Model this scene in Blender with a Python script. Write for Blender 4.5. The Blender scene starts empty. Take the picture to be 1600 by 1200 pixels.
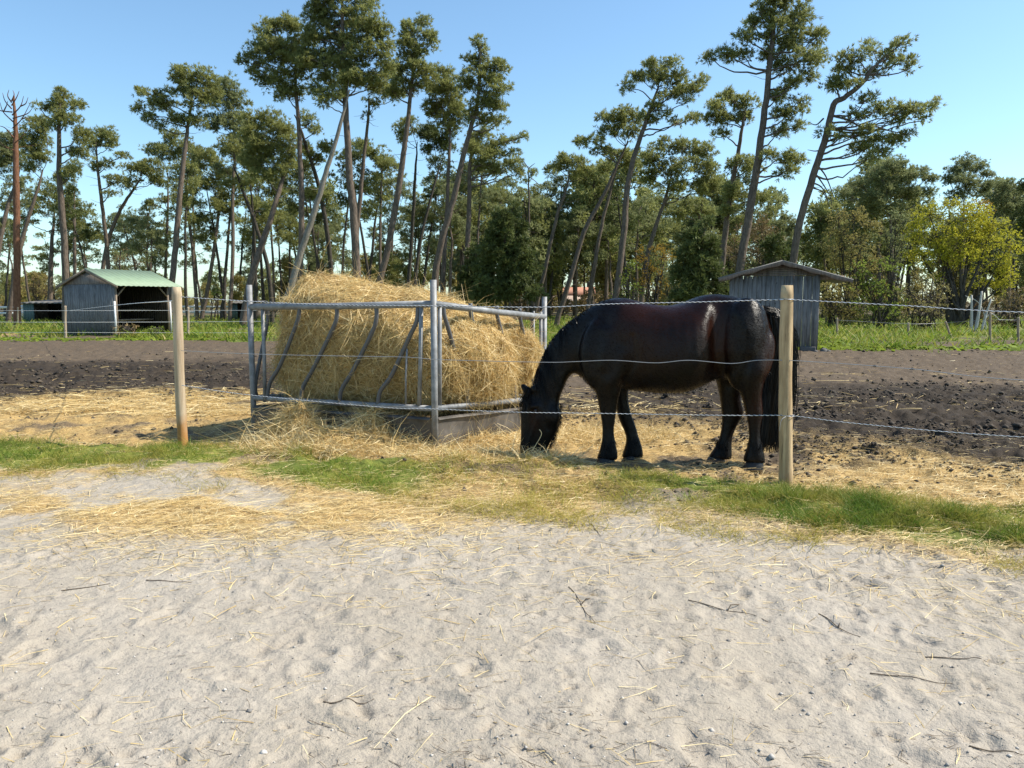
import bpy, math, random
import numpy as np
from mathutils import Vector, Matrix

# ------------------------------------------------------------ camera, sky, sun, exposure
SC = bpy.context.scene
F = 1200.0            # focal length in photo pixels (photo 1600 x 1200)
CAMH = 1.5
HOR = 470.0
PITCH = math.atan((600 - HOR) / F)
cam_d = bpy.data.cameras.new('camera'); cam = bpy.data.objects.new('camera', cam_d)
SC.collection.objects.link(cam); SC.camera = cam
cam_d.sensor_width = 36; cam_d.lens = 36 * F / 1600
cam_d.clip_start = 0.05; cam_d.clip_end = 3000
cam.location = (0, 0, CAMH); cam.rotation_euler = (math.pi/2 - PITCH, 0, 0)

SUN_EL = math.radians(48)
SUN_AZ = math.atan2(1.0, 0.05)        # clockwise from +Y
w = bpy.data.worlds.new('World'); SC.world = w; w.use_nodes = True
nt = w.node_tree; nt.nodes.clear()
sky = nt.nodes.new('ShaderNodeTexSky'); sky.sky_type = 'NISHITA'; sky.sun_disc = False
sky.sun_elevation = SUN_EL; sky.sun_rotation = SUN_AZ
sky.air_density = 1.0; sky.dust_density = .6; sky.ozone_density = .7; sky.altitude = 0
bg = nt.nodes.new('ShaderNodeBackground'); bg.inputs[1].default_value = 0.12
wo = nt.nodes.new('ShaderNodeOutputWorld')
wb = nt.nodes.new('ShaderNodeMix'); wb.data_type = 'RGBA'; wb.blend_type = 'MULTIPLY'; wb.inputs[0].default_value = 1
wb.inputs[7].default_value = (.91, 1.11, 1.17, 1)      # the camera's cool white balance
nt.links.new(sky.outputs[0], wb.inputs[6]); nt.links.new(wb.outputs[2], bg.inputs[0]); nt.links.new(bg.outputs[0], wo.inputs[0])

sd = np.array([math.cos(SUN_EL)*math.sin(SUN_AZ), math.cos(SUN_EL)*math.cos(SUN_AZ), math.sin(SUN_EL)])
sl = bpy.data.lights.new('sun', 'SUN'); sl.energy = 5.0; sl.angle = math.radians(0.5); sl.color = (1.0, 0.93, 0.81)
so = bpy.data.objects.new('sun', sl); SC.collection.objects.link(so)
so.rotation_euler = Vector(sd).to_track_quat('Z', 'Y').to_euler()
SC.view_settings.view_transform = 'Standard'; SC.view_settings.look = 'None'
SC.view_settings.gamma = 1; SC.view_settings.use_curve_mapping = False
SC.view_settings.exposure = 0.62
SC.cycles.max_bounces = 6; SC.cycles.transparent_max_bounces = 4
SC.cycles.diffuse_bounces = 3; SC.cycles.glossy_bounces = 2

# ------------------------------------------------------------ helpers
RNG = np.random.default_rng(7)
random.seed(5)
cp, sp_ = math.cos(PITCH), math.sin(PITCH)

def at(x, y, Y):
    """photo pixel (x, y) on the vertical plane at distance Y in front of the viewpoint"""
    rx = (x - 800) / F; ry = -(y - 600) / F
    dy = cp + ry * sp_; dz = -sp_ + ry * cp
    t = Y / dy
    return np.array([rx * t, Y, CAMH + dz * t])

def ppm(Y):           # metres per photo pixel at distance Y
    return Y / F

def hsh(ix, iy, s):
    n = (ix.astype(np.int64) * 374761393 + iy.astype(np.int64) * 668265263 + s * 1446657) & 0xffffffff
    n = ((n ^ (n >> 13)) * 1274126177) & 0xffffffff
    return ((n ^ (n >> 16)) & 0xffffff) / float(0xffffff)

def vn(x, y, s=0):
    x = np.asarray(x, float); y = np.asarray(y, float)
    ix = np.floor(x); iy = np.floor(y); fx = x - ix; fy = y - iy
    fx = fx*fx*fx*(fx*(fx*6-15)+10); fy = fy*fy*fy*(fy*(fy*6-15)+10)
    a = hsh(ix, iy, s); b = hsh(ix+1, iy, s); c = hsh(ix, iy+1, s); d = hsh(ix+1, iy+1, s)
    return (a*(1-fx)+b*fx)*(1-fy) + (c*(1-fx)+d*fx)*fy

def fbm(x, y, s=0, o=4):
    t = 0; a = .5; n = 0
    for k in range(o):
        t = t + a * vn(x * 2**k + 17.3*k, y * 2**k - 9.1*k, s + k); n += a; a *= .5
    return t / n            # 0..1

def sm(a, b, x):
    t = np.clip((x - a) / (b - a), 0, 1); return t*t*(3-2*t)

def mesh_np(name, V, Fc, mat=None, parent=None, smooth=False, attrs=None, coll=True):
    """V (n,3), Fc (m,k) with k 3 or 4 (or a list of such arrays)"""
    me = bpy.data.meshes.new(name)
    V = np.ascontiguousarray(V, dtype=np.float32)
    Fs = Fc if isinstance(Fc, list) else [Fc]
    Fs = [np.asarray(f, dtype=np.int32) for f in Fs if len(f)]
    nl = sum(f.size for f in Fs); nf = sum(len(f) for f in Fs)
    me.vertices.add(len(V)); me.vertices.foreach_set('co', V.ravel())
    me.loops.add(nl); me.polygons.add(nf)
    me.loops.foreach_set('vertex_index', np.concatenate([f.ravel() for f in Fs]).astype(np.int32))
    ks = np.concatenate([np.full(len(f), f.shape[1]) for f in Fs])
    st = np.concatenate([[0], np.cumsum(ks)[:-1]]).astype(np.int32)
    me.polygons.foreach_set('loop_start', st)
    if smooth: me.polygons.foreach_set('use_smooth', np.ones(nf, dtype=bool))
    if attrs:
        for k, a in attrs.items():
            a = np.asarray(a, dtype=np.float32)
            if a.ndim == 1:
                at_ = me.attributes.new(k, 'FLOAT', 'POINT'); at_.data.foreach_set('value', a)
            else:
                at_ = me.attributes.new(k, 'FLOAT_COLOR', 'POINT'); at_.data.foreach_set('color', a.ravel())
    me.update(calc_edges=True); me.validate()
    if mat is not None: me.materials.append(mat)
    o = bpy.data.objects.new(name, me)
    SC.collection.objects.link(o)
    if parent is not None: o.parent = parent
    return o

class MB:
    """collects pieces; build() links them as ONE mesh object"""
    def __init__(s): s.V = []; s.Q = []; s.T = []; s.n = 0; s.var = []
    def add(s, V, Q=None, T=None, var=0.5):
        V = np.asarray(V, float)
        if Q is not None and len(Q): s.Q.append(np.asarray(Q) + s.n)
        if T is not None and len(T): s.T.append(np.asarray(T) + s.n)
        s.V.append(V); s.var.append(np.broadcast_to(np.asarray(var, float), (len(V),)).copy()); s.n += len(V)
    def box(s, a, b, M=None):
        a = np.array(a, float); b = np.array(b, float)
        V = np.array([[x, y, z] for z in (a[2], b[2]) for y in (a[1], b[1]) for x in (a[0], b[0])])
        if M is not None: V = np.array([M @ Vector(v) for v in V])
        s.add(V, [[0,2,3,1],[4,5,7,6],[0,1,5,4],[2,6,7,3],[0,4,6,2],[1,3,7,5]], var=random.random())
    def tube(s, P, R, n=8, cap=True, var=0.5):
        P = np.asarray(P, float); m = len(P)
        R = np.broadcast_to(np.asarray(R, float), (m,))
        T = np.gradient(P, axis=0); T /= np.linalg.norm(T, axis=1)[:, None] + 1e-9
        ref = np.array([0, 0, 1.]) if abs(T[0][2]) < .8 else np.array([0, 1., 0])
        V = []
        for i in range(m):
            a = np.cross(T[i], ref); a /= np.linalg.norm(a) + 1e-9
            b = np.cross(T[i], a); ref = -np.cross(T[i], a) if False else ref
            th = np.arange(n) * 2*math.pi/n
            V.append(P[i] + R[i]*(np.cos(th)[:, None]*a + np.sin(th)[:, None]*b))
        V = np.concatenate(V)
        i = np.arange(m-1)[:, None]*n; j = np.arange(n)[None]; j2 = (j+1) % n
        Q = np.stack([i+j, i+n+j, i+n+j2, i+j2], -1).reshape(-1, 4)
        Tt = None
        if cap:
            V = np.concatenate([V, P[:1], P[-1:]]); c0 = m*n; c1 = c0+1
            k = np.arange(n); k2 = (k+1) % n
            Tt = np.concatenate([np.stack([k, k2, np.full(n, c0)], -1), np.stack([(m-1)*n+k2, (m-1)*n+k, np.full(n, c1)], -1)])
        s.add(V, Q, Tt, var)
    def build(s, name, mat, parent=None, smooth=False, bevel=0):
        V = np.concatenate(s.V); Fs = []
        if s.Q: Fs.append(np.concatenate(s.Q))
        if s.T: Fs.append(np.concatenate(s.T))
        o = mesh_np(name, V, Fs, mat, parent, smooth, {'var': np.concatenate(s.var)})
        if bevel:
            m = o.modifiers.new('bevel', 'BEVEL'); m.width = bevel; m.segments = 2; m.limit_method = 'ANGLE'
        return o

def smooth_path(P, n=6):
    P = np.asarray(P, float)
    if len(P) < 3: return np.array([P[0]*(1-t)+P[-1]*t for t in np.linspace(0, 1, n+1)])
    Q = np.vstack([2*P[0]-P[1], P, 2*P[-1]-P[-2]]); out = []
    for i in range(1, len(Q)-2):
        p0, p1, p2, p3 = Q[i-1:i+3]
        for t in np.linspace(0, 1, n, endpoint=False):
            out.append(.5*((2*p1)+(-p0+p2)*t+(2*p0-5*p1+4*p2-p3)*t*t+(-p0+3*p1-3*p2+p3)*t**3))
    out.append(P[-1]); return np.array(out)

def strands(P, D, L, W, bend, rng, seg=2, side=None, taper=.35, ziplow=None):
    """ribbons: P,D (n,3) start and unit direction, L,W (n,), bend (n,3) added quadratically"""
    n = len(P)
    if side is None:
        r = rng.normal(size=(n, 3)); side = np.cross(D, r)
    side = side / (np.linalg.norm(side, axis=1)[:, None] + 1e-9)
    V = np.zeros((n, (seg+1)*2, 3))
    for k in range(seg+1):
        t = k/seg
        c = P + D*(L*t)[:, None] + bend*(t*t)
        ww = (W*.5*(1-(1-taper)*t))[:, None]*side
        V[:, 2*k] = c-ww; V[:, 2*k+1] = c+ww
    b = np.arange(n)[:, None]*(seg+1)*2
    Q = np.concatenate([b + np.array([[2*k, 2*k+1, 2*k+3, 2*k+2]]) for k in range(seg)])
    return V.reshape(-1, 3), Q

def unit(v): return v/(np.linalg.norm(v, axis=-1, keepdims=True)+1e-9)

def setp(o, label=None, cat=None, group=None, kind=None):
    if label: o['label'] = label
    if cat: o['category'] = cat
    if group: o['group'] = group
    if kind: o['kind'] = kind
    return o

def thing(name, label, cat, loc=(0,0,0), group=None, rotz=0):
    o = bpy.data.objects.new(name, None); SC.collection.objects.link(o)
    o.location = tuple(float(v) for v in loc); o.rotation_euler = (0, 0, rotz); o.empty_display_size = .2
    return setp(o, label, cat, group)

def copy_tree(root, loc, rotz=0, scale=1.0, label=None, group=None):
    r = root.copy(); SC.collection.objects.link(r)
    r.location = loc; r.rotation_euler = (0, 0, rotz); r.scale = (scale,)*3
    if label: r['label'] = label
    if group: r['group'] = group
    for ch in list(root.children):
        c = ch.copy(); SC.collection.objects.link(c); c.parent = r
    return r

# ------------------------------------------------------------ materials
class N:
    def __init__(s, name):
        s.m = bpy.data.materials.new(name); s.m.use_nodes = True; s.t = s.m.node_tree
        s.t.nodes.clear(); s.out = s.t.nodes.new('ShaderNodeOutputMaterial')
    def n(s, typ, props=None, **inp):
        nd = s.t.nodes.new('ShaderNode'+typ)
        for k, v in (props or {}).items(): setattr(nd, k, v)
        for k, v in inp.items():
            key = k.replace('_', ' ')
            if key.startswith('i') and key[1:].isdigit(): key = int(key[1:])
            s.set(nd.inputs[key], v)
        return nd
    def set(s, sock, v):
        if isinstance(v, bpy.types.NodeSocket): s.t.links.new(v, sock)
        elif isinstance(v, bpy.types.Node): s.t.links.new(v.outputs[0], sock)
        elif isinstance(v, (tuple, list)) and len(v) == 3 and sock.type == 'RGBA': sock.default_value = (*v, 1)
        else: sock.default_value = v
    def mix(s, f, a, b, typ='MIX'):
        nd = s.t.nodes.new('ShaderNodeMix'); nd.data_type = 'RGBA'; nd.blend_type = typ
        s.set(nd.inputs[0], f); s.set(nd.inputs[6], a); s.set(nd.inputs[7], b); return nd.outputs[2]
    def ramp(s, f, pts):
        nd = s.t.nodes.new('ShaderNodeValToRGB'); s.set(nd.inputs[0], f); e = nd.color_ramp.elements
        while len(e) < len(pts): e.new(.5)
        for el, (p, c) in zip(e, pts):
            el.position = p; el.color = (*c, 1) if isinstance(c, tuple) else (c, c, c, 1)
        return nd.outputs[0]
    def noise(s, scale, detail=4, rough=.55, vec=None, dist=0):
        nd = s.n('TexNoise', None, Scale=scale, Detail=detail, Roughness=rough, Distortion=dist)
        if vec is not None: s.set(nd.inputs['Vector'], vec)
        return nd.outputs[0]
    def pos(s): return s.n('NewGeometry').outputs['Position']
    def obj(s): return s.n('TexCoord').outputs['Object']
    def mapv(s, vec, scale=(1,1,1), rot=(0,0,0)):
        nd = s.n('Mapping'); s.set(nd.inputs['Vector'], vec); nd.inputs['Scale'].default_value = scale
        nd.inputs['Rotation'].default_value = rot; return nd.outputs[0]
    def attr(s, name, out='Fac'): return s.n('Attribute', {'attribute_name': name}).outputs[out]
    def math(s, op, a, b=0.0, clamp=False):
        nd = s.n('Math', {'operation': op, 'use_clamp': clamp}); s.set(nd.inputs[0], a); s.set(nd.inputs[1], b); return nd.outputs[0]
    def bump(s, h, strength=.5, dist=.01, normal=None):
        nd = s.n('Bump', None, Height=h, Strength=strength, Distance=dist)
        if normal is not None: s.set(nd.inputs['Normal'], normal)
        return nd.outputs[0]
    def pbr(s, col, rough=.6, metal=0, normal=None, spec=.5, **kw):
        nd = s.n('BsdfPrincipled', None, Base_Color=col, Roughness=rough, Metallic=metal)
        nd.inputs['Specular IOR Level'].default_value = spec
        if normal is not None: s.set(nd.inputs['Normal'], normal)
        return nd
    def done(s, sh): s.t.links.new(sh.outputs[0] if isinstance(sh, bpy.types.Node) else sh, s.out.inputs[0]); return s.m

def leaf_mat(name, dark, light, trans=.45, rough=.55):
    k = N(name)
    v = k.attr('var')
    c = k.mix(v, dark, light)
    c = k.mix(k.math('MULTIPLY', k.noise(1.1, 3, .6, k.pos()), .5), c, tuple(a*.8+.004 for a in (light[0]*1.3, light[1], light[2]*.6)))
    d = k.pbr(c, rough, spec=.25)
    t = k.n('BsdfTranslucent', None, Color=k.mix(.5, c, light))
    m = k.n('MixShader', None, i0=trans); k.set(m.inputs[1], d); k.set(m.inputs[2], t)
    return k.done(m)

def bark_mat(name, a, b, sc=6):
    k = N(name); p = k.obj()
    n1 = k.noise(sc, 5, .65, k.mapv(p, (3, 3, .7)))
    n2 = k.noise(1.2, 3, .5, p)
    c = k.mix(k.ramp(n1, [(.35, 0.), (.65, 1.)]), a, b)
    c = k.mix(k.math('MULTIPLY', n2, .6), c, tuple(x*.6 for x in a))
    return k.done(k.pbr(c, .9, normal=k.bump(n1, .8, .04), spec=.2))

M = {}
M['pine'] = leaf_mat('pine_needles', (.105, .128, .050), (.33, .36, .130))
M['pine_blue'] = leaf_mat('pine_needles_cool', (.100, .126, .066), (.31, .35, .165))
M['pine_dark'] = leaf_mat('pine_needles_dark', (.036, .056, .022), (.15, .185, .06), .25)
M['yellowleaf'] = leaf_mat('spring_leaves', (.25, .29, .03), (.54, .52, .06), .5)
M['greenleaf'] = leaf_mat('fresh_leaves', (.13, .19, .04), (.30, .38, .08), .45)
M['oliveleaf'] = leaf_mat('olive_leaves', (.18, .17, .06), (.42, .38, .14), .4)
M['ochreleaf'] = leaf_mat('ochre_leaves', (.20, .14, .03), (.42, .29, .05), .45)
M['paleleaf'] = leaf_mat('pale_catkins', (.18, .17, .07), (.36, .33, .15), .4)
M['twig'] = leaf_mat('brown_twigs', (.15, .12, .06), (.34, .26, .14), .1)
M['bark'] = bark_mat('pine_bark', (.085, .066, .052), (.24, .185, .145))
M['bark_red'] = bark_mat('red_pine_bark', (.13, .06, .035), (.30, .15, .09))
M['bark_pale'] = bark_mat('pale_bark', (.17, .15, .125), (.36, .32, .27))
M['bark_dark'] = bark_mat('dark_bark', (.04, .035, .03), (.12, .10, .08))
M['bark_white'] = bark_mat('white_bark', (.45, .42, .38), (.7, .68, .63))

def grass_mat(name):
    k = N(name); v = k.attr('var'); p = k.pos()
    c = k.mix(v, (.075, .135, .016), (.25, .36, .05))
    n = k.noise(2.3, 5, .6, p)
    c = k.mix(k.ramp(n, [(.44, 0.), (.62, .85)]), c, (.34, .31, .06))
    c = k.mix(k.ramp(v, [(.80, 0.), (.92, .9)]), c, (.46, .36, .15))
    d = k.pbr(c, .55, spec=.2); t = k.n('BsdfTranslucent', None, Color=c)
    m = k.n('MixShader', None, i0=.42); k.set(m.inputs[1], d); k.set(m.inputs[2], t)
    return k.done(m)
def straw_mat(name, a, b, c3):
    k = N(name); v = k.attr('var')
    c = k.ramp(v, [(0., a), (.5, b), (1., c3)])
    d = k.pbr(c, .5, spec=.4)
    t = k.n('BsdfTranslucent', None, Color=c)
    m = k.n('MixShader', None, i0=.25); k.set(m.inputs[1], d); k.set(m.inputs[2], t)
    return k.done(m)
M['straw'] = straw_mat('straw', (.28, .17, .06), (.70, .52, .22), (.95, .84, .54))
M['grass'] = leaf_mat('grass_blades', (.085, .14, .015), (.27, .37, .045), .45)
M['turf'] = grass_mat('turf_blades')
M['grass_dry'] = leaf_mat('dry_grass', (.22, .22, .04), (.45, .40, .10), .4)

def hay_core_mat():
    k = N('hay'); p = k.pos()
    n = k.noise(30, 5, .7, k.mapv(p, (1, 1, 2.2)))
    c = k.ramp(n, [(.3, (.14, .08, .028)), (.5, (.44, .29, .11)), (.72, (.72, .54, .26))])
    return k.done(k.pbr(c, .8, normal=k.bump(n, .9, .03), spec=.2))
M['hay'] = hay_core_mat()

def galv_mat():
    k = N('galvanised_steel'); p = k.obj()
    n = k.noise(9, 5, .65, p); n2 = k.noise(60, 3, .6, p)
    c = k.ramp(n, [(.3, (.13, .13, .13)), (.55, (.235, .24, .245)), (.8, (.36, .365, .37))])
    c = k.mix(k.ramp(n2, [(.6, 0.), (.75, .5)]), c, (.16, .12, .09))
    return k.done(k.pbr(c, .6, metal=.25, normal=k.bump(n2, .3, .002)))
M['galv'] = galv_mat()


def skirt_mat():
    k = N('dirty_sheet_steel'); p = k.obj()
    n = k.noise(4, 5, .65, p)
    c = k.ramp(n, [(.3, (.06, .053, .046)), (.55, (.13, .115, .10)), (.8, (.23, .205, .17))])
    return k.done(k.pbr(c, .65, metal=.2, normal=k.bump(n, .3, .01)))
M['skirt'] = skirt_mat()

def wood_post_mat(name, a, b, grain=1.0):
    k = N(name); p = k.obj()
    g = k.noise(14, 6, .65, k.mapv(p, (1.6, 1.6, .12)))
    st = k.noise(5, 4, .6, k.mapv(p, (1, 1, .5)))
    vo = k.n('TexVoronoi', None, Scale=3.2); k.set(vo.inputs['Vector'], k.mapv(p, (1.6, 1.6, 1)))
    c = k.mix(k.ramp(g, [(.35, 0.), (.68, 1.)]), a, b)
    c = k.mix(k.ramp(st, [(.5, 0.), (.75, .6)]), c, tuple(x*.45 for x in a))
    ck = k.noise(40, 4, .6, k.mapv(p, (1.5, 1.5, .05)))
    c = k.mix(k.ramp(ck, [(.30, .85), (.38, 0.)]), c, tuple(x*.35 for x in a))
    c = k.mix(k.ramp(vo.outputs['Distance'], [(.05, .8), (.12, 0.)]), c, tuple(x*.25 for x in a))
    return k.done(k.pbr(c, .8, normal=k.bump(g, .6, .006), spec=.25))
M['post'] = wood_post_mat('weathered_round_post', (.28, .19, .10), (.58, .44, .26))
M['post_far'] = wood_post_mat('weathered_stake', (.25, .19, .13), (.42, .34, .25))
M['plank_grey'] = wood_post_mat('grey_plank', (.118, .115, .112), (.27, .265, .26))
M['plank_warm'] = wood_post_mat('warm_plank', (.14, .115, .10), (.27, .235, .205))
M['plank_shaded'] = wood_post_mat('shade_dark_plank', (.030, .025, .021), (.075, .062, .052))  # shade inside the open shelter, painted into its inner boards
M['beam'] = wood_post_mat('old_beam', (.16, .12, .09), (.30, .24, .18))

def simple(name, col, rough=.5, metal=0, ns=8, amt=.25, bump=.1):
    k = N(name); n = k.noise(ns, 4, .6, k.obj())
    c = k.mix(k.math('MULTIPLY', n, amt*2), col, tuple(x*.45 for x in col))
    return k.done(k.pbr(c, rough, metal, normal=k.bump(n, bump, .01)))
M['roof_green'] = simple('green_metal_roof', (.24, .33, .215), .6, 0, 3, .35)
M['roof_grey'] = simple('grey_roof_sheet', (.17, .16, .145), .75)
M['galv_shaded'] = simple('shaded_grey_steel', (.13, .13, .135), .6, .3)  # darker copy of the steel: shade on the slanted bars put into the colour
M['white'] = simple('white_paint', (.78, .78, .76), .5)
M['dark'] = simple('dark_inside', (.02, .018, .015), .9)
M['teal'] = simple('teal_board', (.10, .16, .16), .7)
M['pink_wall'] = simple('pale_render', (.62, .50, .45), .8)
M['tile_roof'] = simple('clay_roof', (.40, .18, .11), .8)
M['glass'] = simple('dark_glass', (.03, .04, .05), .15)
def post_stained():
    k = N('post_stained_foot'); p = k.obj(); z = k.n('SeparateXYZ'); k.set(z.inputs[0], p)
    g = k.noise(14, 6, .65, k.mapv(p, (1.6, 1.6, .12))); n = k.noise(7, 4, .6, p)
    c = k.mix(k.ramp(g, [(.35, 0.), (.68, 1.)]), (.32, .235, .15), (.52, .42, .29))
    h = k.math('ADD', z.outputs[2], k.math('MULTIPLY', k.math('SUBTRACT', n, .5), .5))
    c = k.mix(k.ramp(h, [(.12, .9), (.38, 0.)]), c, (.36, .17, .045))
    return k.done(k.pbr(c, .8, normal=k.bump(g, .6, .006), spec=.25))
M['post_stained'] = post_stained()
M['stone'] = simple('stone', (.12, .115, .11), .8, 0, 10, .4, .6)

def rope_mat():
    k = N('twisted_rope'); v = k.attr('var')
    s_ = k.math('SINE', k.math('MULTIPLY', v, 1.0))
    c = k.mix(k.ramp(k.math('ADD', k.math('MULTIPLY', s_, .5), .5), [(.35, 0.), (.55, 1.)]), (.035, .035, .04), (.72, .74, .78))
    return k.done(k.pbr(c, .5))
M['rope'] = rope_mat()
M['wire'] = simple('grey_wire', (.42, .43, .45), .4, .4)

def coat_mat():
    k = N('horse_coat'); p = k.obj()
    n = k.noise(2.1, 3, .5, p)
    f = k.noise(90, 3, .7, k.mapv(p, (.35, 1, 1), (0, .5, 0)))
    br = k.attr('brown')
    c = k.mix(k.math('MULTIPLY', k.ramp(n, [(.35, .25), (.7, 1.)]), br), (.0020, .0017, .0017), (.027, .0075, .0034))
    r = k.math('ADD', k.math('MULTIPLY', f, .12), .27)
    d = k.pbr(c, r, normal=k.bump(f, .5, .006), spec=.24)
    d.inputs['Anisotropic'].default_value = .85
    tg = k.n('CombineXYZ', None, X=.25, Y=0.0, Z=1.0); k.set(d.inputs['Tangent'], tg)
    return k.done(d)
def coat_tip_mat():
    k = N('coat_hair_tips'); c = k.mix(k.attr('brown'), (.003, .0025, .0025), (.030, .009, .004))
    return k.done(k.pbr(c, .7, spec=.04))
M['coat_tip'] = coat_tip_mat()
M['coat'] = coat_mat()
def hair_mat():
    k = N('horse_hair'); v = k.attr('var')
    c = k.mix(v, (.003, .0027, .0027), (.010, .008, .007))
    return k.done(k.pbr(c, .33, spec=.14))
M['hair'] = hair_mat()
M['hoof'] = simple('hoof_horn', (.018, .017, .016), .5, 0, 30, .4, .3)
M['eye'] = simple('eye_dark', (.01, .006, .004), .08)
M['stick'] = bark_mat('dry_stick', (.09, .07, .05), (.24, .19, .14))
M['dung'] = simple('dung', (.03, .024, .018), .9, 0, 25, .5, .8)
# ------------------------------------------------------------ the ground
SX = np.array([-40, -14, -8, -5.2, -3.2, -1.7, 0, 1.7, 2.6, 3.4, 6, 15, 40])
SY = np.array([12.5, 9.6, 8.2, 7.55, 7.2, 6.75, 6.3, 5.8, 5.25, 4.95, 4.2, 2.4, 0])
def strip_t(x, y): return y - np.interp(x, SX, SY)

def zones(x, y):
    """mud, straw, grass weights (sand is what is left)"""
    x = np.asarray(x, float); y = np.asarray(y, float)
    n1 = fbm(x*.9, y*.9, 3); n2 = fbm(x*.35, y*.35, 11); n3 = fbm(x*2.6, y*2.6, 23)
    wob = (n1-.5)*.9
    t = strip_t(x, y) + wob*.8
    behind = sm(-.75, -.15, t)                                     # 0 sand side, 1 paddock side
    # grass: fence strip
    g = sm(-.85, -.35, t)*(1-sm(.25, .55, t))
    patch = sm(.30, .46, n1*.5+n3*.5)
    gap = 1-.85*np.exp(-((x-.1)/1.0)**4)                      # straw covers the middle
    g = g*gap*(.10+.90*patch)
    # far grass
    yl = np.where(x < -2, 29.5, 25.0) + (n2-.5)*10 + np.clip(x-6, 0, 30)*.0
    far = sm(0, 2.2, y - yl + (n1-.5)*4)
    pb = 1-.75*np.exp(-((x-14)/9.)**2 - ((y-27)/4.)**2)
    gf = far*(.35+.65*sm(.35, .6, n1))*pb*(1-.6*sm(62, 90, y))
    strawpatch = np.exp(-((x+23)/6.)**2 - ((y-33.5)/2.2)**2)
    gf = gf*(1-strawpatch)
    grass = np.clip(np.maximum(g, gf), 0, 1)
    # straw
    s = sm(-1.2, -.55, t)*(1-sm(.9, 2.6, t - np.where(x > 2.2, 0.0, 1.3)))*.95
    s = s*(1-.45*sm(2.2, 3.4, x)*sm(1.0, 2.0, t))
    ctr = np.exp(-((x+.6)/3.2)**2 - ((y-8.4)/2.6)**2)
    lft = sm(-1.4, -2.8, x)*sm(.2, .8, t)*(1-sm(10.2, 13.8, y+(n2-.5)*4))
    rgt = sm(1.6, 3., x)*sm(.4, .8, t)*(1-sm(1.8, 3.2, t+(n2-.5)*2.0))*.85
    hs = np.exp(-((x-1.2)/3.2)**2 - ((y-8.0)/1.9)**2)*.95
    s = np.clip(np.maximum.reduce([s*.85, ctr, lft*.9, rgt, hs, strawpatch*.9]), 0, 1)
    brush = np.exp(-((x+3.4)/2.6)**2 - ((y-5.55)/.95)**2)*.95 + np.exp(-((x+1.3)/1.7)**2 - ((y-5.3)/.7)**2)*.8
    s = np.maximum(s, .72*brush*sm(.30, .52, n1*.45+n3*.55))
    s = s*(.35+.65*sm(.3, .55, n3*.5+n1*.5))
    s = np.maximum(s, sm(-1.15, -.7, t)*(1-sm(.9, 1.5, t))*(.12+.55*sm(.35, .6, n3)+.25*sm(1.5, -1, x)))
    s = s*(1-.55*np.clip(g, 0, 1))
    # mud
    m = behind
    return m, np.clip(s, 0, 1), grass

def mudness(x, y):
    """0 dry trodden earth .. 1 dark wet churned mud"""
    n = fbm(x*.30+5, y*.30, 41); n1 = fbm(x*.8, y*.8, 43, 5)
    y = y+(n-.5)*7+(n1-.5)*4
    l = np.exp(-((y-16.)/3.6)**2)*sm(-2, -4, x)
    r = np.exp(-((y-10.0)/3.2)**2)*sm(.5, 2.5, x) + np.exp(-((x-5.6)/1.9)**2-((y-7.2)/1.1)**2)*1.1
    c = np.exp(-((y-11.5)/2.)**2)*(1-sm(-2, -4, x))*(1-sm(2, 3, x))*.9
    return np.clip(np.maximum.reduce([l, r, c])*(.65+.7*n) + (n1-.5)*.55, 0, 1)

rg = np.random.default_rng(21)
DIMP = []
for _ in range(380):
    y = rg.uniform(1.9, 6.6); x = rg.uniform(-.75*y-.6, .75*y+.6)
    if rg.random() < .35 and x < 0: continue
    hoof = rg.random() < .5
    DIMP.append((x, y, rg.uniform(.055, .08) if hoof else rg.uniform(.05, .07), rg.uniform(.065, .09) if hoof else rg.uniform(.11, .15),
                 rg.uniform(0, math.pi), rg.uniform(.004, .015)))

for _ in range(420):       # small sharp pits
    y = rg.uniform(1.9, 5.4); x = rg.uniform(-.72*y-.3, .72*y+.3); r_ = rg.uniform(.016, .038)
    DIMP.append((x, y, r_, r_*rg.uniform(1, 1.7), rg.uniform(0, math.pi), rg.uniform(.006, .016)))

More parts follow.
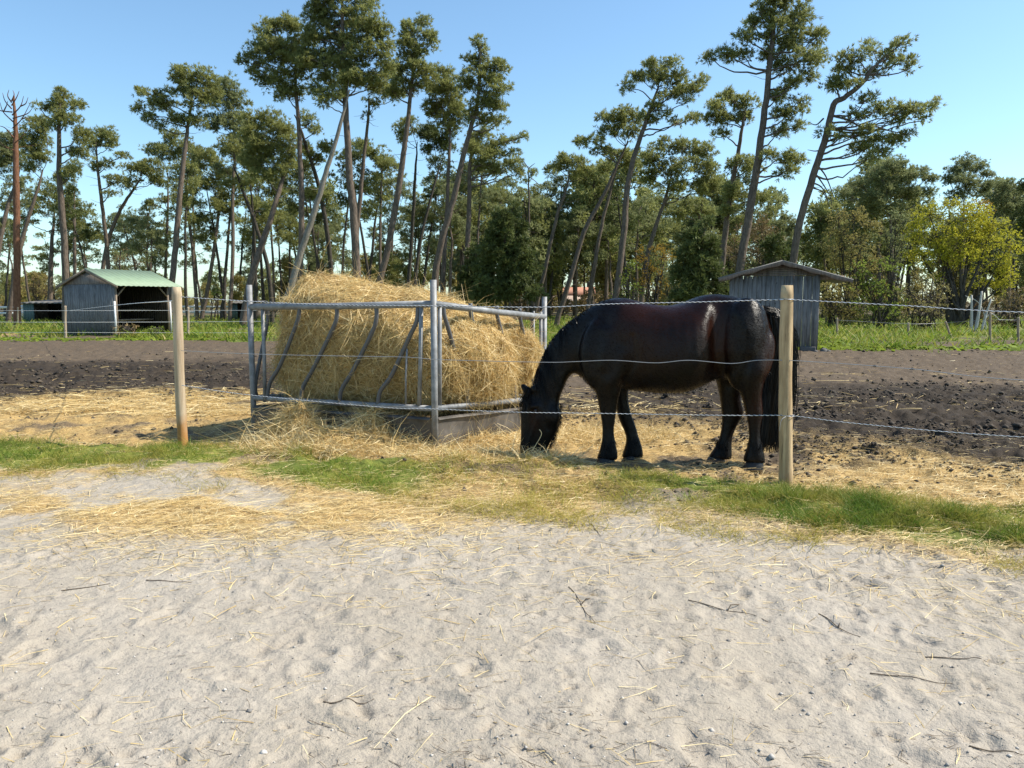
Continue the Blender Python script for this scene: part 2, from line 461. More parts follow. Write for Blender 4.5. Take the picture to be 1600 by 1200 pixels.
def height(x, y, dimples=True):
    x = np.asarray(x, float); y = np.asarray(y, float)
    m, s, g = zones(x, y)
    far = sm(20, 60, y)
    h = (fbm(x*.22, y*.22, 5, 3)-.5)*.09*(1-far*.3)
    sand = 1-np.clip(m, 0, 1)
    h = h + sand*((fbm(x*1.7, y*1.7, 7, 3)-.5)*.045 + (fbm(x*6.5, y*6.5, 9, 3)-.5)*.017 + (fbm(x*17, y*17, 10, 2)-.5)*.011 + np.abs(fbm(x*9+3, y*13, 12, 3)-.5)*.022)
    mu = mudness(x, y)*m*(1-s*.7)*(1-g)
    r = 1-np.abs(2*fbm(x*2.6, y*2.6, 31, 4)-1)
    h = h + mu*((r-.6)*.20 + (fbm(x*8, y*8, 33, 3)-.5)*.13)
    h = h + m*(1-mu)*((fbm(x*4, y*4, 35, 4)-.5)*.12 + (fbm(x*11, y*11, 36, 2)-.5)*.05)*(1-sm(22,40,y)*.6)
    t = strip_t(x, y)
    h = h + .05*np.exp(-((t)/.6)**2)
    h = h + s*(fbm(x*5, y*5, 37, 3)-.35)*.06
    h = h - .10*np.exp(-((x+1.2)/2.0)**2-((y-10.2)/1.6)**2)      # hollow trodden under the feeder's far side
    h = h + .07*np.exp(-((x+.25)/.9)**2-((y-6.85)/.35)**2)       # trampled straw bank in front of the muzzle
    h = h - .03*np.exp(-((x-1.5)/1.2)**2-((y-7.2)/.45)**2)
    if dimples:
        for (dx, dy, a, b, th, d) in DIMP:
            k = (np.abs(x-dx) < 2.4*b) & (np.abs(y-dy) < 2.4*b)
            if not np.any(k): continue
            u = x[k]-dx; v = y[k]-dy
            c, s_ = math.cos(th), math.sin(th)
            q = np.sqrt(((u*c+v*s_)/b)**2 + ((-u*s_+v*c)/a)**2)
            h[k] += (-d*(1-sm(.45, 1.0, q)) + d*.55*np.exp(-((q-1.25)/.28)**2))*sand[k]
    return h

def gz(x, y): return float(height(np.array([float(x)]), np.array([float(y)]))[0])

ys = [-4.0]
while ys[-1] < 700:
    Y = ys[-1]
    ys.append(Y + (0.12 if Y < 1.5 else 0.0125 + 0.0021*max(Y-1.5, 0)**1.42 if Y < 60 else (Y*.012)))
ys = np.array(ys); NU = 860
us = np.linspace(-1, 1, NU)
GY, GU = np.meshgrid(ys, us, indexing='ij')
GX = GU*(np.maximum(GY, 0)*.84 + 4.2)
gh = height(GX.ravel(), GY.ravel())
m, s, g = zones(GX.ravel(), GY.ravel())
gm = mudness(GX.ravel(), GY.ravel())
nr = len(ys)
ii = (np.arange(nr-1)[:, None]*NU + np.arange(NU-1)[None]).ravel()
Q = np.stack([ii, ii+1, ii+NU+1, ii+NU], -1)
def ground_mat():
    k = N('ground'); p = k.pos()
    z = k.n('SeparateColor'); k.set(z.inputs[0], k.attr('zone', 'Color'))
    mud, stw, grs = z.outputs[0], z.outputs[1], z.outputs[2]
    wet = k.attr('wet')
    nf = k.noise(38, 5, .65, p); nm = k.noise(4.5, 5, .6, p); nff = k.noise(220, 3, .7, p); nl = k.noise(.9, 4, .55, p)
    sand = k.mix(nm, (.285, .246, .196), (.40, .352, .286))
    sand = k.mix(k.ramp(nl, [(.45, 0.), (.7, .55)]), sand, (.40, .36, .31))
    sand = k.mix(k.ramp(nf, [(.34, .55), (.46, 0.)]), sand, (.20, .18, .165))
    sand = k.mix(k.ramp(nff, [(.30, .6), (.40, 0.)]), sand, (.13, .12, .11))
    sand = k.mix(k.ramp(nff, [(.66, 0.), (.74, .7)]), sand, (.50, .47, .42))
    nb = k.noise(14, 5, .65, p)
    dry = k.mix(nb, (.055, .041, .029), (.150, .112, .077))
    dry = k.mix(k.ramp(nff, [(.6, 0.), (.72, .6)]), dry, (.36, .28, .16))
    wetc = k.mix(nb, (.012, .010, .008), (.068, .052, .038))
    earth = k.mix(k.ramp(wet, [(.25, 0.), (.65, 1.)]), dry, wetc)
    sc = k.noise(42, 6, .75, k.mapv(p, (1, 2.2, 1), (0, 0, .3)))
    straw = k.ramp(sc, [(.3, (.10, .065, .03)), (.47, (.34, .22, .085)), (.7, (.62, .46, .20))])
    gc = k.mix(nf, (.07, .09, .02), (.15, .19, .035))
    gc = k.mix(k.ramp(nl, [(.45, 0.), (.65, .7)]), gc, (.27, .27, .05))
    c = k.mix(mud, sand, earth)
    c = k.mix(k.math('MULTIPLY', k.ramp(k.math('ADD', stw, k.math('MULTIPLY', k.math('SUBTRACT', sc, .5), 1.2)), [(.3, 0.), (.8, 1.)]), .92), c, straw)
    c = k.mix(k.ramp(k.math('ADD', grs, k.math('MULTIPLY', k.math('SUBTRACT', nf, .5), .6)), [(.25, 0.), (.6, .95)]), c, gc)
    b1 = k.bump(nff, .35, .004); b2 = k.bump(nf, .8, .012, b1); b3 = k.bump(nb, .5, .03, b2)
    return k.done(k.pbr(c, .92, normal=b3, spec=.15))
M['ground'] = ground_mat()
zc = np.stack([m, s, g, np.ones_like(m)], -1)
gnd = mesh_np('ground', np.stack([GX.ravel(), GY.ravel(), gh], -1), Q, M['ground'], None, True, {'zone': zc, 'wet': gm})
setp(gnd, kind='structure')

# ------------------------------------------------------------ straw, grass, clods (stuff)
def scatter(n, xr, yr, rng, wfun, fan=None):
    y = 1/np.sqrt(rng.uniform(1/yr[1]**2, 1/yr[0]**2, n)) if fan else rng.uniform(yr[0], yr[1], n)
    x = rng.uniform(-1, 1, n)*(y*fan + .5) if fan else rng.uniform(xr[0], xr[1], n)
    k = rng.random(n) < wfun(x, y)
    return x[k], y[k]

rg = np.random.default_rng(101)
def straw_w(x, y):
    m, s, g = zones(x, y)
    t = strip_t(x, y)
    return np.clip(s**1.3*1.0 + .03*(t > -1.9) + .006*(t > -2.6) + .0014 + .06*(t > 2.5)*sm(.45, .65, fbm(x*.9, y*.9, 95)), 0, 1)
parts_V = []; parts_Q = []; parts_v = []; off = 0
def addstrands(V, Qd, var, seg=2):
    global off
    parts_V.append(V); parts_Q.append(Qd+off); parts_v.append(np.repeat(var, (seg+1)*2)); off += len(V)
for (n, yr, Lm, Wm) in ((420000, (2.0, 15), .10, .0042), (70000, (10, 36), .20, .011)):
    x, y = scatter(n, None, yr, rg, straw_w, fan=.74)
    k = len(x)
    a = rg.normal(.25, .75, k); a = np.where(rg.random(k) < .35, rg.uniform(0, 6.3, k), a)
    a += (rg.random(k) < .5)*math.pi
    _, s_, _ = zones(x, y)
    tilt = rg.normal(.03, .10, k) + np.abs(rg.normal(0, .22, k))*s_*(rg.random(k) < .5)
    D = unit(np.stack([np.cos(a), np.sin(a)*.9, tilt], -1))
    L = Lm*rg.lognormal(0, .5, k)
    W = Wm*rg.uniform(.6, 1.3, k)*np.clip(.45+.12*y, .6, 1.0)
    z = height(x, y, True) + .003 + s_*rg.random(k)*.035
    P = np.stack([x, y, z], -1)
    side = unit(np.cross(D, [0, 0, 1.]) + rg.normal(0, .35, (k, 3)))
    bend = rg.normal(0, 1, (k, 3))*(L*.22)[:, None]; bend[:, 2] = -np.maximum(D[:, 2], 0)*L*.8
    V, Qd = strands(P, D, L, W, bend, rg, 2, side)
    near = np.clip(1-(y-6)/10, 0, 1)
    var = np.clip(rg.beta(2.2, 2.0, k)*(.85) + .10*near, 0, 1)
    addstrands(V, Qd, var)
o = mesh_np('scattered_straw', np.concatenate(parts_V), np.concatenate(parts_Q), M['straw'], None, False, {'var': np.concatenate(parts_v)})
setp(o, 'loose golden straw strewn over the paddock floor and the sandy track edge', 'straw', kind='stuff')

# dry bits of twig and root on the sand
k = 1500; y = 1/np.sqrt(rg.uniform(1/5.2**2, 1/2.2**2, k)); x = rg.uniform(-1, 1, k)*y*.74
q = (rg.random(k) < np.where(x > -.5, 1, .35)) & (strip_t(x, y) < -.7) & (fbm(x*1.3, y*1.3, 91) > .42); x, y = x[q], y[q]; k = len(x)
a = rg.normal(-.35, .6, k)+(rg.random(k) < .5)*math.pi; L = rg.lognormal(-3.2, .5, k)
D = np.stack([np.cos(a), np.sin(a), rg.normal(0, .05, k)], -1)
V, Qd = strands(np.stack([x, y, height(x, y)+.004], -1), D, L, rg.uniform(.0018, .004, k), rg.normal(0, .2, (k, 3))*L[:, None]*[1, 1, .1], rg, 3, unit(np.cross(D, [0, 0, 1.])+rg.normal(0, .2, (k, 3))))
o = mesh_np('twig_litter', V, Qd, M['stick'], None, False)
setp(o, 'fine dark bits of twig and root littering the pale sand', 'twig litter', kind='stuff')

# grass blades on the fence strip and the meadow behind
def blades(n, yr, wf, hm, wm, name, mat, label, rng, lean=.45, fan=.74):
    x, y = scatter(n, None, yr, rng, wf, fan=fan)
    k = len(x)
    a = rng.uniform(0, 6.3, k)
    D = unit(np.stack([np.cos(a)*lean, np.sin(a)*lean, np.ones(k)], -1) + rng.normal(0, .12, (k, 3)))
    sc = .45+.9*fbm(x*1.5, y*1.5, 77)
    L = hm*rng.uniform(.35, 1.3, k)*(.35+1.9*sc**2.2)*(1+np.clip(y-12, 0, 30)*.02)
    W = wm*rng.uniform(.6, 1.3, k)*(1+np.clip(y-10, 0, 60)*.05)
    P = np.stack([x, y, height(x, y, True)-.01], -1)
    bend = np.stack([np.cos(a), np.sin(a), np.full(k, -.5)], -1)*(L*rng.uniform(.1, .6, k))[:, None]
    V, Qd = strands(P, D, L, W, bend, rng, 2, unit(rng.normal(0, 1, (k, 3))*[1, 1, .1]), .12)
    var = np.clip(rng.beta(2, 2, k)*.7+1.1*(fbm(x*.8, y*.8, 88)-.42), 0, 1)
    o = mesh_np(name, V, Qd, M[mat], None, False, {'var': np.repeat(var, 6)})
    return setp(o, label, 'grass', kind='stuff')
rg = np.random.default_rng(55)
def gw(x, y):
    _, _, g = zones(x, y); return np.clip(g**1.2*sm(.30, .62, fbm(x*3.6, y*3.6, 61, 3)), 0, 1)
blades(420000, (4.0, 11), gw, .054, .0052, 'strip_grass', 'turf', 'fresh green grass tufts growing along the wire fence line', rg)
def gw2(x, y):
    t = strip_t(x, y) + (fbm(x*.9, y*.9, 3)-.5)*.7
    return np.clip(sm(-1.2, -.7, t)*(1-sm(.3, .65, t))*.75*sm(.36, .6, fbm(x*2.4, y*2.4, 63)), 0, 1)
blades(300000, (3.6, 9.5), gw2, .062, .005, 'dry_grass', 'grass_dry', 'short yellowing grass between the sandy track and the fence', rg, .9)
def gw3(x, y):
    _, _, g = zones(x, y); return g*.9*sm(.28, .5, fbm(x*.8, y*.5, 93))
blades(120000, (20, 75), gw3, .13, .032, 'meadow_grass', 'turf', 'bright green meadow grass around the shelters and under the pines', rg, .5, .72)

# broad-leaved weeds at the far edge of the trodden ground
def weeds(name, pts, label, size, rng, n=60, spread=(.5, .3)):
    Vs = []; Qs = []; vs = []; o_ = 0
    for (x0, y0) in pts:
        k = n
        x = x0 + rng.normal(0, spread[0], k); y = y0 + rng.normal(0, spread[1], k)
        a = rng.uniform(0, 6.3, k)
        D = unit(np.stack([np.cos(a), np.sin(a), rng.uniform(.3, 1.2, k)], -1))
        L = size*rng.uniform(.6, 1.3, k); W = L*.42
        P = np.stack([x, y, height(x, y)], -1)
        V, Qd = strands(P, D, L, W, np.stack([0*L, 0*L, -L*.5], -1), rng, 2, unit(np.cross(D, [0, 0, 1.])), .4)
        Vs.append(V); Qs.append(Qd+o_); o_ += len(V); vs.append(np.repeat(rng.random(k), 6))
    o = mesh_np(name, np.concatenate(Vs), np.concatenate(Qs), M['grass'], None, False, {'var': np.concatenate(vs)})
    return setp(o, label, 'weeds', kind='stuff')
rg = np.random.default_rng(9)
pts = [(x, 24.0+rg.normal(0, .5)+.12*(x-9)**1.0*.3) for x in np.arange(9.6, 20, .55)] + [(rg.uniform(9.5, 12.5), rg.uniform(24, 30)) for _ in range(16)]
weeds('weed_patch', pts, 'broad leaved green weeds along the right edge of the bare earth', .30, rg)
pts = [(x, 29.6+rg.normal(0, .4)) for x in np.arange(-21, -11, .7)]
weeds('shelter_weeds', pts, 'leafy green weeds at the foot of the green roofed shelter', .28, rg, 55)

# mud clods and small stones
rg = np.random.default_rng(77)
def clods(n, yr, wf, name, mat, label, cat, r0, rng):
    x, y = scatter(n, None, yr, rng, wf, fan=.72); k = len(x)
    base = np.array([[1,0,0],[-1,0,0],[0,1,0],[0,-1,0],[0,0,1],[0,0,-1]], float)
    tri = np.array([[0,2,4],[2,1,4],[1,3,4],[3,0,4],[2,0,5],[1,2,5],[3,1,5],[0,3,5]])
    R = np.minimum(r0*rng.lognormal(0, .5, k)*(np.clip(y/9, .7, 2.0) if r0 > .01 else 1), .06)
    V = base[None]*R[:, None, None]*rng.uniform(.6, 1.35, (k, 6, 3)); V[..., 2] *= .7
    a = rng.uniform(0, 6.3, k); c, s_ = np.cos(a)[:, None], np.sin(a)[:, None]
    X = V[..., 0]*c-V[..., 1]*s_; Yy = V[..., 0]*s_+V[..., 1]*c
    V = np.stack([X+x[:, None], Yy+y[:, None], V[..., 2]+(height(x, y)+R*.2)[:, None]], -1).reshape(-1, 3)
    T = (tri[None]+np.arange(k)[:, None, None]*6).reshape(-1, 3)
    o = mesh_np(name, V, T, M[mat], None, False, {'var': np.repeat(rng.random(k), 6)})
    return setp(o, label, cat, kind='stuff')
def mud_clod_mat():
    k = N('mud_clod'); v = k.attr('var')
    return k.done(k.pbr(k.mix(v, (.012, .010, .009), (.11, .085, .06)), .85, normal=k.bump(k.noise(60, 4, .6, k.pos()), .5, .01), spec=.3))
M['clod'] = mud_clod_mat()
def cw(x, y):
    m, s, g = zones(x, y); return m*(1-g)*(1-.75*s)*(.10+.9*mudness(x, y))*sm(.35, .6, fbm(x*1.5, y*1.5, 71))
clods(110000, (5.5, 24), cw, 'mud_clods', 'clod', 'dark lumps of churned mud across the paddock floor', 'mud', .0125, rg)
def cw2(x, y): return .5*(strip_t(x, y) < -.6)
def crumb_mat():
    k = N('sand_crumb'); v = k.attr('var')
    return k.done(k.pbr(k.mix(v, (.16, .15, .14), (.55, .51, .46)), .9, spec=.2))
M['crumb'] = crumb_mat()
clods(5000, (2.0, 6.5), cw2, 'sand_crumbs', 'crumb', 'tiny pebbles and crumbs lying on the pale sandy track', 'pebbles', .0032, rg)
# ------------------------------------------------------------ shelters
def planks(mb, o, ax, L, z0, z1, th, w, rng, up=(0,0,1), topfun=None):
    """vertical boards along axis ax starting at o; boards have small gaps and uneven depth"""
    o = np.array(o, float); ax = np.array(ax, float); nrm = np.array([ax[1], -ax[0], 0.])
    n = max(1, int(round(L/w))); ww = L/n
    for i in range(n):
        a = o + ax*(i*ww+.004); b = o + ax*((i+1)*ww-.004); d = rng.uniform(0, .006)
        zt = z1 if topfun is None else None
        zs = [z1, z1] if topfun is None else [topfun(i*ww+.004), topfun((i+1)*ww-.004)]
        pts = []
        for off_ in (d, d-th):
            pts += [a+nrm*off_+[0,0,z0+rng.uniform(-.01,.01)], b+nrm*off_+[0,0,z0], b+nrm*off_+[0,0,zs[1]], a+nrm*off_+[0,0,zs[0]]]
        mb.add(pts, [[0,1,2,3],[7,6,5,4],[0,4,5,1],[1,5,6,2],[2,6,7,3],[3,7,4,0]], var=rng.random())

def roof_sheet(mb, p0, along, down, L, S, th, wave, amp, rng):
    """corrugated sheet: p0 ridge corner, along unit vec (length L), down unit vec (length S)"""
    p0 = np.array(p0, float); along = np.array(along, float); down = np.array(down, float)
    nv = np.cross(along, down); nv /= np.linalg.norm(nv)
    if nv[2] < 0: nv = -nv
    n = int(L/wave*6); t = np.linspace(0, L, n+1)
    h = amp*np.sin(t/wave*2*math.pi)
    A = p0+along*t[:, None]+nv*h[:, None]; B = A+down*S
    V = np.concatenate([A, B, A-nv*th, B-nv*th]); k = n+1
    i = np.arange(n)
    Q = np.concatenate([np.stack([i, i+1, i+1+k, i+k], -1), np.stack([i+2*k, i+3*k, i+3*k+1, i+2*k+1], -1),
                        np.stack([i, i+2*k, i+2*k+1, i+1], -1), np.stack([i+k, i+k+1, i+3*k+1, i+3*k], -1),
                        [[0, k, 3*k, 2*k], [n, 2*k+n, 3*k+n, k+n]]])
    mb.add(V, Q)

def left_shelter():
    th = math.radians(25); rng = np.random.default_rng(3)
    P = at(183, 526, 32.7); P[2] = gz(P[0], P[1])
    r = thing('field_shelter', 'wooden field shelter with green metal roof and open dark front', 'shelter', P)
    a = np.array([-math.cos(th), math.sin(th), 0.]); b = np.array([math.sin(th), math.cos(th), 0.])
    L, D, H, RH = 3.25, 2.75, 2.18, .62
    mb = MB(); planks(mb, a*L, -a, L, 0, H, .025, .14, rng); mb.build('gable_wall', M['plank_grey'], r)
    mb = MB(); planks(mb, a*L + b*.0, b, D, 0, H, .025, .14, rng); mb.build('back_wall', M['plank_shaded'], r)
    mb = MB(); planks(mb, a*L+b*D, -a, L, 0, H, .025, .14, rng); mb.build('rear_wall', M['plank_shaded'], r)
    # gable board between wall top and roof
    mb = MB()
    for off_, nm in ((0, 0),):
        pts = [a*L+[0,0,H], [0,0,H], a*(L/2)+[0,0,H+RH-.06]]
        V = [np.array(p)-b*.02 for p in pts]+[np.array(p)+b*.01 for p in pts]
        mb.add(V, [[0,1,4,3],[1,2,5,4],[2,0,3,5]], [[0,2,1],[3,4,5]])
    mb.build('gable_board', M['plank_warm'], r)
    # posts and braces of the open side
    for k_, d in enumerate((.05, D-.05)):
        mb = MB(); c = b*d
        mb.tube([c+[0,0,0], c+[0,0,H]], .045, 8); mb.build('post', M['beam'], r)
        mb = MB(); q = b*(d+(.02 if k_ == 0 else -.02))
        sgn = 1 if k_ == 0 else -1
        mb.tube([q+[0,0,H-.55], q+b*sgn*.5+[0,0,H-.05]], .035, 6); mb.build('brace', M['beam'], r)
    for d in (.0, D):
        mb = MB(); c = b*d - a*.02 - b*.05*(1 if d == 0 else -1)
        mb.tube([c+[0,0,0], c+[0,0,1.45]], .042, 8); mb.build('white_pipe', M['white'], r)
    mb = MB(); mb.tube([b*-.02+[0,0,H-.02], b*(D+.02)+[0,0,H-.02]], .06, 6); mb.build('beam', M['beam'], r)
    mb = MB(); mb.tube([b*.03+a*1.0+[0,0,.62], b*(D-.03)+a*1.0+[0,0,.62]], .045, 6); mb.tube([b*.03+a*1.0+[0,0,1.05], b*(D-.03)+a*1.0+[0,0,1.05]], .045, 6); mb.build('hay_rail', M['beam'], r)
    # roof
    oh, ohb, ov = .14, .50, .34
    half = L/2+ov; sl_ = math.hypot(half, RH*(half/(L/2))); dz = RH*(half/(L/2))
    for sgn, nm in ((-1, 'roof'), (1, 'roof')):
        dn = (a*sgn*half - np.array([0,0,dz])); S = np.linalg.norm(dn); dn = dn/S
        mb = MB(); roof_sheet(mb, a*(L/2)-b*oh+np.array([0,0,H+RH+.05]), b, dn, D+oh+ohb, S, .012, .25, .010, rng)
        mb.build('roof', M['roof_green'], r)
        for e in (-oh, D+ohb-.03):
            mb = MB(); p = a*(L/2)+b*e+np.array([0,0,H+RH-.07]); q = p+dn*S
            V = [p, q, q+[0,0,.10], p+[0,0,.10]]; V = V+[v+b*.03 for v in V]
            mb.add(V, [[0,1,2,3],[7,6,5,4],[0,4,5,1],[1,5,6,2],[2,6,7,3],[3,7,4,0]])
            mb.build('barge_board', M['beam'], r)
left_shelter()

def right_shelter():
    rng = np.random.default_rng(4)
    th = math.radians(-16); ca, sa = math.cos(th), math.sin(th)
    P = np.array([6.66, 23.69, 0]); P[2] = gz(P[0], P[1])-.02
    r = thing('field_shelter', 'narrow grey plank field shelter with wavy grey roof behind the horse', 'shelter', P, None, th)
    a = np.array([1., 0, 0]); b = np.array([0, 1., 0])
    def onwall(px_, d=-.35):     # distance along the gable at which photo column px_ meets it
        k = (px_-800)/F; ox, oy = P[0]-sa*d, P[1]+ca*d
        return (k*oy-ox)/(ca-k*sa)
    def zw(px_, y_): s_ = onwall(px_); return at(px_, y_, P[1]+ca*-.35+sa*s_)[2]-P[2]
    L, D, H = 2.51, 3.2, 2.24-P[2]
    mb = MB(); planks(mb, [0,0,0], a, L, .12, H, .025, .13, rng); mb.build('gable_wall', M['plank_grey'], r)
    mb = MB(); planks(mb, b*D, -b, D, .12, H, .025, .14, rng); mb.build('side_wall', M['plank_grey'], r)
    mb = MB(); planks(mb, b*D, a, L, .12, H, .025, .14, rng); mb.build('rear_wall', M['plank_grey'], r)
    mb = MB(); mb.box((-.05, -.05, 0), (.07, .07, H+.02), Matrix.Translation(Vector(a*(L)))); mb.build('post', M['plank_grey'], r)
    mb = MB(); mb.box((-.05, -.05, 0), (.07, .07, H+.02), Matrix.Translation(Vector(a*L+b*D))); mb.build('post', M['plank_grey'], r)
    zr = zw(1218, 407); ze = zw(1119, 435); zf = zw(1330, 437)
    xr = onwall(1218); x0 = onwall(1119); x1 = onwall(1329)
    mb = MB()   # horizontal gable boards
    nb = 5
    for i in range(nb):
        f0, f1 = i/nb, (i+1)/nb-.02
        zz0 = H+.01+(zr-.1-H)*f0; zz1 = H+.01+(zr-.1-H)*f1
        def xl(z): return x0+.15+(xr-x0-.15)*np.clip((z-ze+.04)/(zr-.06-ze), 0, 1)
        def xR(z): return x1-.15+(xr-x1+.15)*np.clip((z-zf+.04)/(zr-.06-zf), 0, 1)
        V = [[max(xl(zz0), -.12), -.03, zz0], [min(xR(zz0), L+.55), -.03, zz0], [min(xR(zz1), L+.55), -.03, zz1], [max(xl(zz1), -.12), -.03, zz1]]
        V = [np.array(v) for v in V]; V = V+[v+[0, .025, 0] for v in V]
        mb.add(V, [[0,1,2,3],[7,6,5,4],[0,4,5,1],[1,5,6,2],[2,6,7,3],[3,7,4,0]], var=rng.random())
    mb.build('gable_board', M['plank_warm'], r)
    oh = .35
    for (xe, zz) in ((x0, ze), (x1, zf)):
        p = np.array([xr, -oh, zr]); dn = np.array([xe-xr, 0, zz-zr]); S = np.linalg.norm(dn); dn /= S
        mb = MB(); roof_sheet(mb, p, np.array([0, 1., 0]), dn, D+2*oh, S, .015, .22, .02, rng); mb.build('roof', M['roof_grey'], r)
        mb = MB(); n = 26
        t = np.linspace(0, S-.02, n)
        up = p+dn*t[:, None]+[0, -.012, -.015]; lo = up.copy(); lo[:, 2] -= .10+.018*np.sin(t*9)
        V = np.concatenate([up, lo, up+[0, .02, 0], lo+[0, .02, 0]]); i = np.arange(n-1)
        mb.add(V, np.concatenate([np.stack([i, i+n, i+n+1, i+1], -1), np.stack([i+2*n, i+2*n+1, i+3*n+1, i+3*n], -1), np.stack([i+n, i+3*n, i+3*n+1, i+n+1], -1)]))
        mb.build('barge_board', M['plank_warm'], r)
    mb = MB(); mb.box((L-.02, -.02, H-.12), (x1-.2, .06, H+.0)); mb.build('eaves_beam', M['beam'], r)
    mb = MB(); mb.box((L-.42, -.12, -.05), (L+.02, .2, .14)); mb.build('foundation_block', M['stone'], r, bevel=.02)
    for i in range(5):
        c = P+np.array([ca, sa, 0])*(L+rng.uniform(-.1, .35))+np.array([0, -.25+rng.uniform(-.1, .1), 0]); s_ = rng.uniform(.05, .1)
        mb = MB(); th_ = np.linspace(0, 2*math.pi, 9)[:-1]
        V = [[0,0,s_]]+[[math.cos(t)*s_*rng.uniform(.8,1.2), math.sin(t)*s_*rng.uniform(.8,1.2), s_*.4] for t in th_]+[[math.cos(t)*s_, math.sin(t)*s_, -s_*.5] for t in th_]
        T = [[0, 1+j, 1+(j+1) % 8] for j in range(8)]; Q = [[1+j, 9+j, 9+(j+1) % 8, 1+(j+1) % 8] for j in range(8)]
        mb.add(V, Q, T); o = mb.build('stone', M['stone']); o.location = (c[0], c[1], gz(c[0], c[1]))
        setp(o, 'small dark stone by the foot of the grey shelter corner post', 'stone', 'stones at the shelter corner')
right_shelter()

def shed(px, y0, y1, x1, Y, label, side_first=True):
    A = at(px, y1, Y); B = at(x1, y1, Y); z0 = gz(A[0], Y); H = at(px, y0, Y)[2]-z0; W = B[0]-A[0]
    r = thing('open_shed', label, 'shed', (A[0], Y, z0)); rng = np.random.default_rng(int(px)+3)
    mb = MB(); planks(mb, [0, 0, 0], np.array([1., 0, 0]), W*.28, 0, H, .03, .2, rng); mb.build('front_wall', M['teal'], r)
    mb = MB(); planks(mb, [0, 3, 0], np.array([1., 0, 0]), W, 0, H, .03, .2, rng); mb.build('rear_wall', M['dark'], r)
    mb = MB(); planks(mb, [W, 0, 0], np.array([0, 1., 0]), 3, 0, H, .03, .2, rng); mb.build('side_wall', M['plank_warm'], r)
    mb = MB(); planks(mb, [0, 3, 0], np.array([0, -1., 0]), 3, 0, H, .03, .2, rng); mb.build('side_wall', M['plank_warm'], r)
    mb = MB(); roof_sheet(mb, [-.2, 3.3, H+.25], np.array([1., 0, 0]), unit(np.array([0, -3.6, -.22])), W+.4, 3.6, .03, .4, .02, rng); mb.build('roof', M['roof_grey'], r)
shed(37, 474, 500, 98, 55, 'low dark open shed with pale roof edge behind the left shelter')
shed(362, 474, 497, 396, 62, 'small dark open shed among the trunks left of the feeder')

# pale house seen between trunks above the feeder's far corner
def house():
    A = at(826, 492, 105); r = thing('house', 'pale low house with clay roof glimpsed between the pine trunks', 'house', (A[0], 105, 0))
    mb = MB(); mb.box((0, 0, 0), (9, 6, 2.2)); mb.build('wall', M['pink_wall'], r)
    mb = MB(); mb.add([[-.4,-.4,2.2],[9.4,-.4,2.2],[9.4,6.4,2.2],[-.4,6.4,2.2],[-.4,3,3.4],[9.4,3,3.4]], [[0,1,5,4],[2,3,4,5],[0,3,2,1]], [[0,4,3],[1,2,5]]); mb.build('roof', M['tile_roof'], r)
    for x in (1.5, 4.5, 7.2):
        mb = MB(); mb.box((x, -.04, .8), (x+.9, .0-.004, 1.8)); mb.build('window', M['glass'], r)
house()

# ------------------------------------------------------------ posts and wires
def round_post(px_base, px_top, d, Y, label, mat, zb=None, group=None, wob=.004, name='fence_post'):
    b = at(*px_base, Y); t = at(*px_top, Y)
    z = gz(b[0], Y)
    root = np.array([b[0], Y, z]); n = 24; m = 16
    rng = np.random.default_rng(int(px_base[0])+1); V = []
    H = t[2]-z
    for i in range(n+1):
        f = -.03+(1.03)*i/n
        c = np.array([(t[0]-b[0])*f+math.sin(f*5+px_base[0])*wob*1.5, math.cos(f*4)*wob, H*f])
        rr = d/2*(1.04-.09*f)*(1+.03*math.sin(f*17+px_base[0]))
        if i == n: rr *= .90
        for j in range(m):
            a_ = 2*math.pi*j/m
            q = rr*(1+.025*math.sin(3*a_+f*2)+.012*rng.normal())
            V.append(c+[math.cos(a_)*q, math.sin(a_)*q, .012*rng.random() if i == n else 0])
    V = np.array(V); i = np.arange(n)[:, None]*m; j = np.arange(m)[None]; j2 = (j+1) % m
    Q = np.stack([i+j, i+j2, i+m+j2, i+m+j], -1).reshape(-1, 4)
    mb = MB(); V = np.vstack([V, V[-m:].mean(0)[None]+[0, 0, .004]]); T = [[n*m+k, n*m+(k+1) % m, len(V)-1] for k in range(m)]
    mb.add(V, Q, T); o = mb.build(name, M[mat], None, True); o.location = root
    setp(o, label, 'fence post', group)
    return o
pr = round_post((1227, 762), (1229, 448), .105, 6.16, 'pale round wooden fence post standing right of the black horse tail', 'post')
pl = round_post((286, 700), (275, 450), .098, 7.83, 'leaning round wooden post left of the hay feeder, stained orange at its foot', 'post_stained')
PR = np.array([at(1228, 762, 6.16)[0], 6.16, 0]); PL = np.array([at(283, 700, 7.83)[0], 7.83, 0])
# the next post along, just outside the picture on the right
PO = np.array([4.75, 4.22, 0.])
V = MB(); 
po = round_post((800+PO[0]/PO[1]*F, 800), (800+PO[0]/PO[1]*F, 452), .10, PO[1], 'round wooden fence post carrying the wires right of the frame', 'post')

